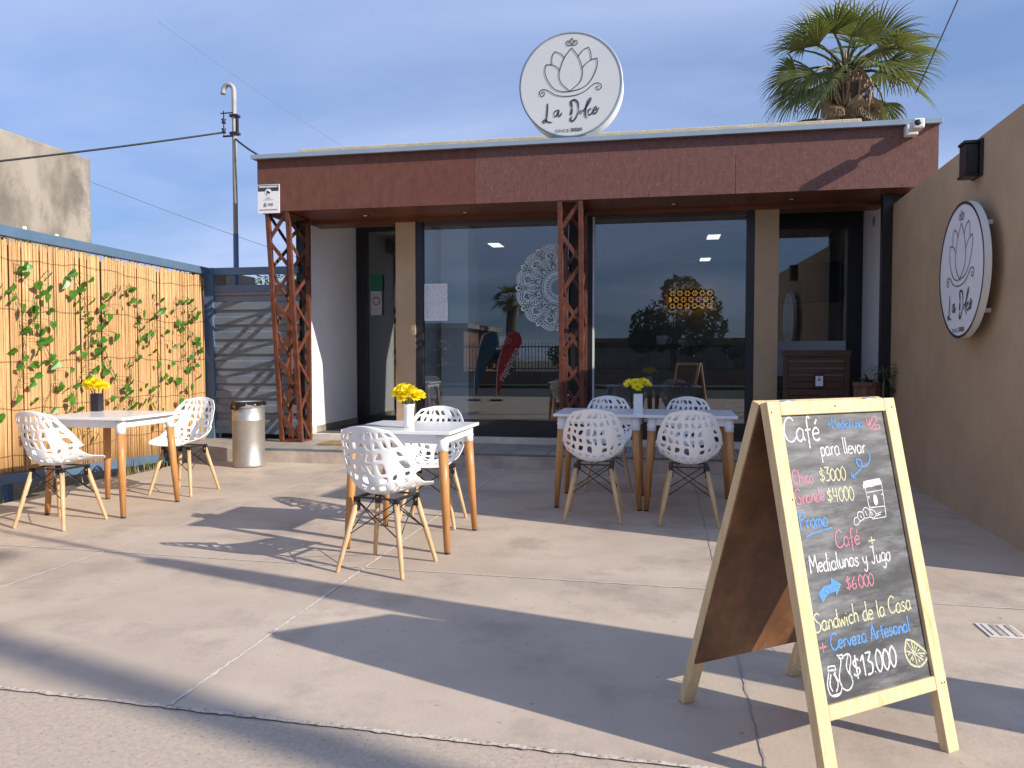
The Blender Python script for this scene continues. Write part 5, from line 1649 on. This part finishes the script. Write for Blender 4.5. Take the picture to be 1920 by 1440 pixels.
DR = {
    'curl': ('ch_blue', 1.0, [[(.404, .92), (.407, .902), (.39, .882), (.368, .877), (.347, .883), (.346, .901), (.365, .896), (.359, .874), (.339, .861), (.311, .849)], [(.313, .862), (.31, .849)], [(.31, .849), (.326, .846)]]),
    'under': ('ch_blue', 1.0, [[(.081, .689), (.119, .698), (.192, .705)]]),
    'white': ('ch_white', 0.62, [[(.361, .812), (.365, .751), (.370, .714)], [(.370, .714), (.432, .716)], [(.433, .716), (.436, .77), (.439, .82)], [(.362, .796), (.440, .80)], [(.365, .749), (.434, .749)],
                                 [(.30, .702), (.288, .706), (.292, .722), (.306, .724), (.312, .712), (.30, .702)], [(.306, .724), (.312, .74), (.33, .738), (.334, .72), (.312, .712)], [(.33, .738), (.345, .752), (.362, .742), (.358, .722), (.334, .72)],
                                 [(.362, .742), (.378, .742), (.39, .728), (.378, .718), (.358, .722)], [(.318, .73), (.325, .722)], [(.343, .742), (.35, .726)], [(.37, .736), (.376, .724)], [(.366, .784), (.375, .784)], [(.366, .779), (.374, .779)], [(.428, .785), (.437, .786)],
                                 [(.39, .722), (.41, .726)], [(.392, .728), (.415, .732)]]),
    'lid': ('ch_white', 2.4, [[(.353, .816), (.440, .822)], [(.357, .826), (.436, .832)]]),
    'jars': ('ch_white', 0.95, [[(.082, .323), (.111, .321)], [(.08, .312), (.114, .310)], [(.083, .323), (.083, .312)], [(.11, .321), (.112, .31)], [(.083, .307), (.071, .275), (.076, .25), (.089, .241), (.114, .243), (.126, .265), (.11, .289), (.107, .306)], [(.09, .301), (.081, .273), (.088, .254)],
                                [(.101, .301), (.113, .273), (.101, .251)], [(.08, .243), (.118, .245)], [(.126, .349), (.138, .33), (.122, .29), (.127, .259), (.149, .247), (.171, .263), (.166, .297), (.178, .326), (.173, .343), (.145, .341)],
                                [(.17, .342), (.156, .312), (.164, .289), (.173, .278)], [(.128, .345), (.148, .346)], [(.13, .338), (.15, .336)]]),
    'lemon': ('ch_yellow', 1.3, [[(.424, .345), (.456, .332), (.504, .291), (.492, .27), (.461, .259), (.424, .274), (.409, .31), (.424, .345)]]),
    'seg': ('ch_yellow', 0.85, [[(.447, .300), (.425, .336)], [(.447, .300), (.414, .312)], [(.447, .300), (.424, .282)], [(.447, .300), (.452, .266)], [(.447, .300), (.484, .274)], [(.447, .300), (.496, .292)], [(.447, .300), (.468, .320)], [(.447, .300), (.444, .334)],
                                [(.43, .325), (.437, .318)], [(.42, .30), (.43, .302)], [(.435, .28), (.44, .288)], [(.466, .272), (.46, .284)], [(.484, .285), (.472, .29)], [(.476, .308), (.464, .304)], [(.456, .325), (.452, .314)]]),
    'medialuna': ('ch_pink', 0.9, [[(.420, 1.031), (.425, 1.003), (.434, 1.024), (.431, 1.0)], [(.428, .994), (.445, 1.025), (.462, 1.034), (.466, 1.02), (.433, .993)], [(.433, .993), (.472, .993), (.474, 1.006), (.456, 1.004)]])}
for (tx, a, b_, c, e, h, mt_, wk) in LINES:
    for wd_ in [tx]:
        mbk = MB(); chalk(mbk, wd_, a, b_, c, e, h, CW * wk); mbk.build('chalk_line', M[mt_], af)
PN = {'curl': 'chalk_swirl', 'under': 'chalk_underline', 'white': 'cup_drawing', 'lid': 'cup_lid_drawing', 'jars': 'bottle_drawing', 'lemon': 'lemon_outline', 'seg': 'lemon_segments', 'medialuna': 'croissant_drawing'}
for k, (mt_, wk, sts) in DR.items():
    mbk = MB()
    for st in sts:
        P_ = smooth_pts(st, 5) if len(st) > 2 else [(st[0][0] + (st[1][0] - st[0][0]) * i / 4, st[0][1] + (st[1][1] - st[0][1]) * i / 4) for i in range(5)]
        mbk.ribbon(P_, [CW * wk * hq.uniform(0.8, 1.2) for _ in P_], bfr)
    mbk.build(PN[k], M[mt_], af)
bfr2 = lambda u, v: tuple(o0 + u_ * u + v_ * v - n_ * 0.0104)
AR = [(.092, .526), (.116, .542), (.149, .545), (.151, .564), (.189, .54), (.162, .507), (.162, .523), (.129, .518), (.103, .498)]
mbk = MB(); mbk.add([bfr2(*p) for p in AR], [(0, 1, 7, 8), (1, 2, 6, 7), (2, 3, 4, 5, 6)]); mbk.build('chalk_arrow', M['ch_blue'], af)
bean = [(.398 + 0.010 * math.cos(t), .771 + 0.017 * math.sin(t)) for t in [i * 2 * math.pi / 16 for i in range(16)]]
mbk = MB(); mbk.poly([bfr2(*p) for p in bean]); mbk.build('bean_drawing', M['ch_white'], af)

# ------------------------------------------------------------------ across the street (seen mirrored in the glass)
pf = thing('picket_fence', 'black iron picket fence on a low wall across the street', 'fence', (0, -13.3, 0))
d = MB(); d.box(-22, 12, -0.1, 0.1, 0.0, 0.55); d.build('low_wall', M['brick'], pf)
d = MB()
x = -22
while x < 12:
    d.box(x - 0.012, x + 0.012, -0.012, 0.012, 0.55, 1.75); x += 0.14
d.box(-22, 12, -0.018, 0.018, 0.65, 0.69); d.box(-22, 12, -0.018, 0.018, 1.55, 1.59)
d.build('pickets', M['black'], pf)
tree('broad_tree', 'dark dense broad tree across the street', (0.4, -15.0, 0), [((0, 0, 2.9), 1.2), ((-1.0, 0.2, 2.5), 0.85), ((0.9, 0, 3.2), 1.1), ((1.3, 0.3, 2.4), 0.9), ((0.3, 0.2, 3.9), 0.8), ((-0.6, 0, 2.0), 0.8), ((0.7, 0, 1.9), 0.9), ((-1.3, 0, 1.8), 0.6)], 1.6, 0.16, 420, 0.13, 'foliage', 5)
fan_palm('palm_tree', 'fan palm across the street mirrored in the left window', (-8.3, -24.0, 0), 4.3, 0.28, 1.1, 20, 9, True, 16)
tree('bare_tree', 'leafless branching tree across the street', (5.2, -20, 0), [((q.uniform(-1.4, 1.4), q.uniform(-0.8, 0.8), q.uniform(2.6, 5.6)), 0.2) for _ in range(46)], 2.2, 0.16, 0, 0.1, 'foliage', 6)
for i, (x, y, s_) in enumerate(((-12.5, -17, 1.0), (-10.4, -16, 0.8), (-7.4, -16.5, 0.7), (-4.2, -16, 0.75), (3.6, -17, 0.9))):
    tree('garden_shrub', ['tall grey green shrub at the far left across the street', 'feathery shrub across the street left of the low one', 'low shrub across the street in front of the palm', 'low shrub across the street beside the broad tree',
                          'rounded shrub across the street right of the broad tree'][i], (x, y, 0), [((0, 0, 1.4 * s_), 0.9 * s_), ((0.6 * s_, 0, 1.9 * s_), 0.6 * s_), ((-0.6 * s_, 0, 1.7 * s_), 0.6 * s_)], 0.9 * s_, 0.07, 200, 0.11, 'bush' if i % 2 else 'foliage', 60 + i)
hs = thing('far_house', 'low brick house across the street', 'house', (-15, -24, 0))
d = MB(); d.box(-5, 5, -4, 4, 0, 2.6); d.build('wall', M['brick'], hs)
d = MB(); d.box(-5.3, 5.3, -4.3, 4.3, 2.601, 2.85); d.build('roof', M['concrete'], hs)
hs = thing('far_house', 'pale low house with flat roof across the street', 'house', (2.5, -26, 0))
d = MB(); d.box(-6, 6, -4, 4, 0, 1.9); d.build('wall', M['concrete'], hs)
d = MB(); d.box(-6.3, 6.3, -4.3, 4.3, 1.901, 2.1); d.build('roof', M['brick'], hs)


def feather_flag(label, loc, mt_, rz, text=None):
    t = thing('feather_flag', label, 'flag', loc, rz, 'feather flags at the kerb')
    d = MB(); pts = [(0.0, 0, 0.0), (0.02, 0, 0.8), (0.16, 0, 1.45)] + [(0.16 + 0.3 * (1 - math.cos(a)), 0, 1.5 + 0.32 * math.sin(a)) for a in [0.2, 0.6, 1.0, 1.4, 1.8]]
    d.tube(smooth_pts(pts, 4), 0.009, 6); d.build('pole', M['white_metal'], t)
    d = MB()
    Lf = smooth_pts([(0.02, 0.15), (0.03, 0.8), (0.17, 1.45), (0.3, 1.78), (0.5, 1.85)], 5)
    Rt = smooth_pts([(0.06, 0.15), (0.25, 0.7), (0.5, 1.2), (0.68, 1.55), (0.62, 1.80)], 5)
    vs = []
    for k, (a, b_) in enumerate(zip(Lf, Rt)):
        vs += [(a[0], 0.0, a[1]), ((a[0] + b_[0]) / 2, 0.012 + 0.02 * math.sin(k * 0.7), (a[1] + b_[1]) / 2), (b_[0], 0.0, b_[1])]
    fs = []
    for i in range(len(Lf) - 1):
        fs += [(3 * i, 3 * i + 1, 3 * i + 4, 3 * i + 3), (3 * i + 1, 3 * i + 2, 3 * i + 5, 3 * i + 4)]
    d.add(vs, fs, True); cl = d.build('cloth', M[mt_], t)
    if text:
        d = MB(); ang = R(62); ca, sa = math.cos(ang), math.sin(ang)
        put_text(d, text, 0, 0.95, 0, lambda u, v: (0.20 + u * ca - v * sa, 0.045, 0.52 + u * sa + v * ca), 0.01)
        d.build('lettering', M['white'], cl)
    d = MB(); d.box(-0.15, 0.15, -0.15, 0.15, 0, 0.04); d.build('base', M['black'], t)
    return t


feather_flag('red feather flag with white lettering at the kerb behind the viewer', (-4.35, -1.8, 0), 'red', R(0), 'rapipago')
feather_flag('dark teal feather flag beside the red one at the kerb behind the viewer', (-4.95, -1.75, 0), 'teal', R(0))

up_ = thing('utility_pole', 'wooden utility pole on the sidewalk out of view to the right', 'pole', (11.5, -1.75, 0))
d = MB(); d.tube([(0, 0, -0.1), (0, 0, 9.0)], [0.13, 0.10], 12); d.build('shaft', M['bark'], up_)
d = MB(); d.box(-0.06, 0.06, -0.9, 0.9, 8.4, 8.52); d.build('crossarm', M['bark'], up_)
for k, z in enumerate((6.6, 7.1, 7.6)):
    cable('power_cable', (-40, -12.2, z + 0.9), (30, -12.6, z + 0.4), 0.8, 0.012, 'wire', ['lowest of the three street wires mirrored in the windows', 'middle one of the three street wires mirrored in the windows', 'highest of the three street wires mirrored in the windows'][k])
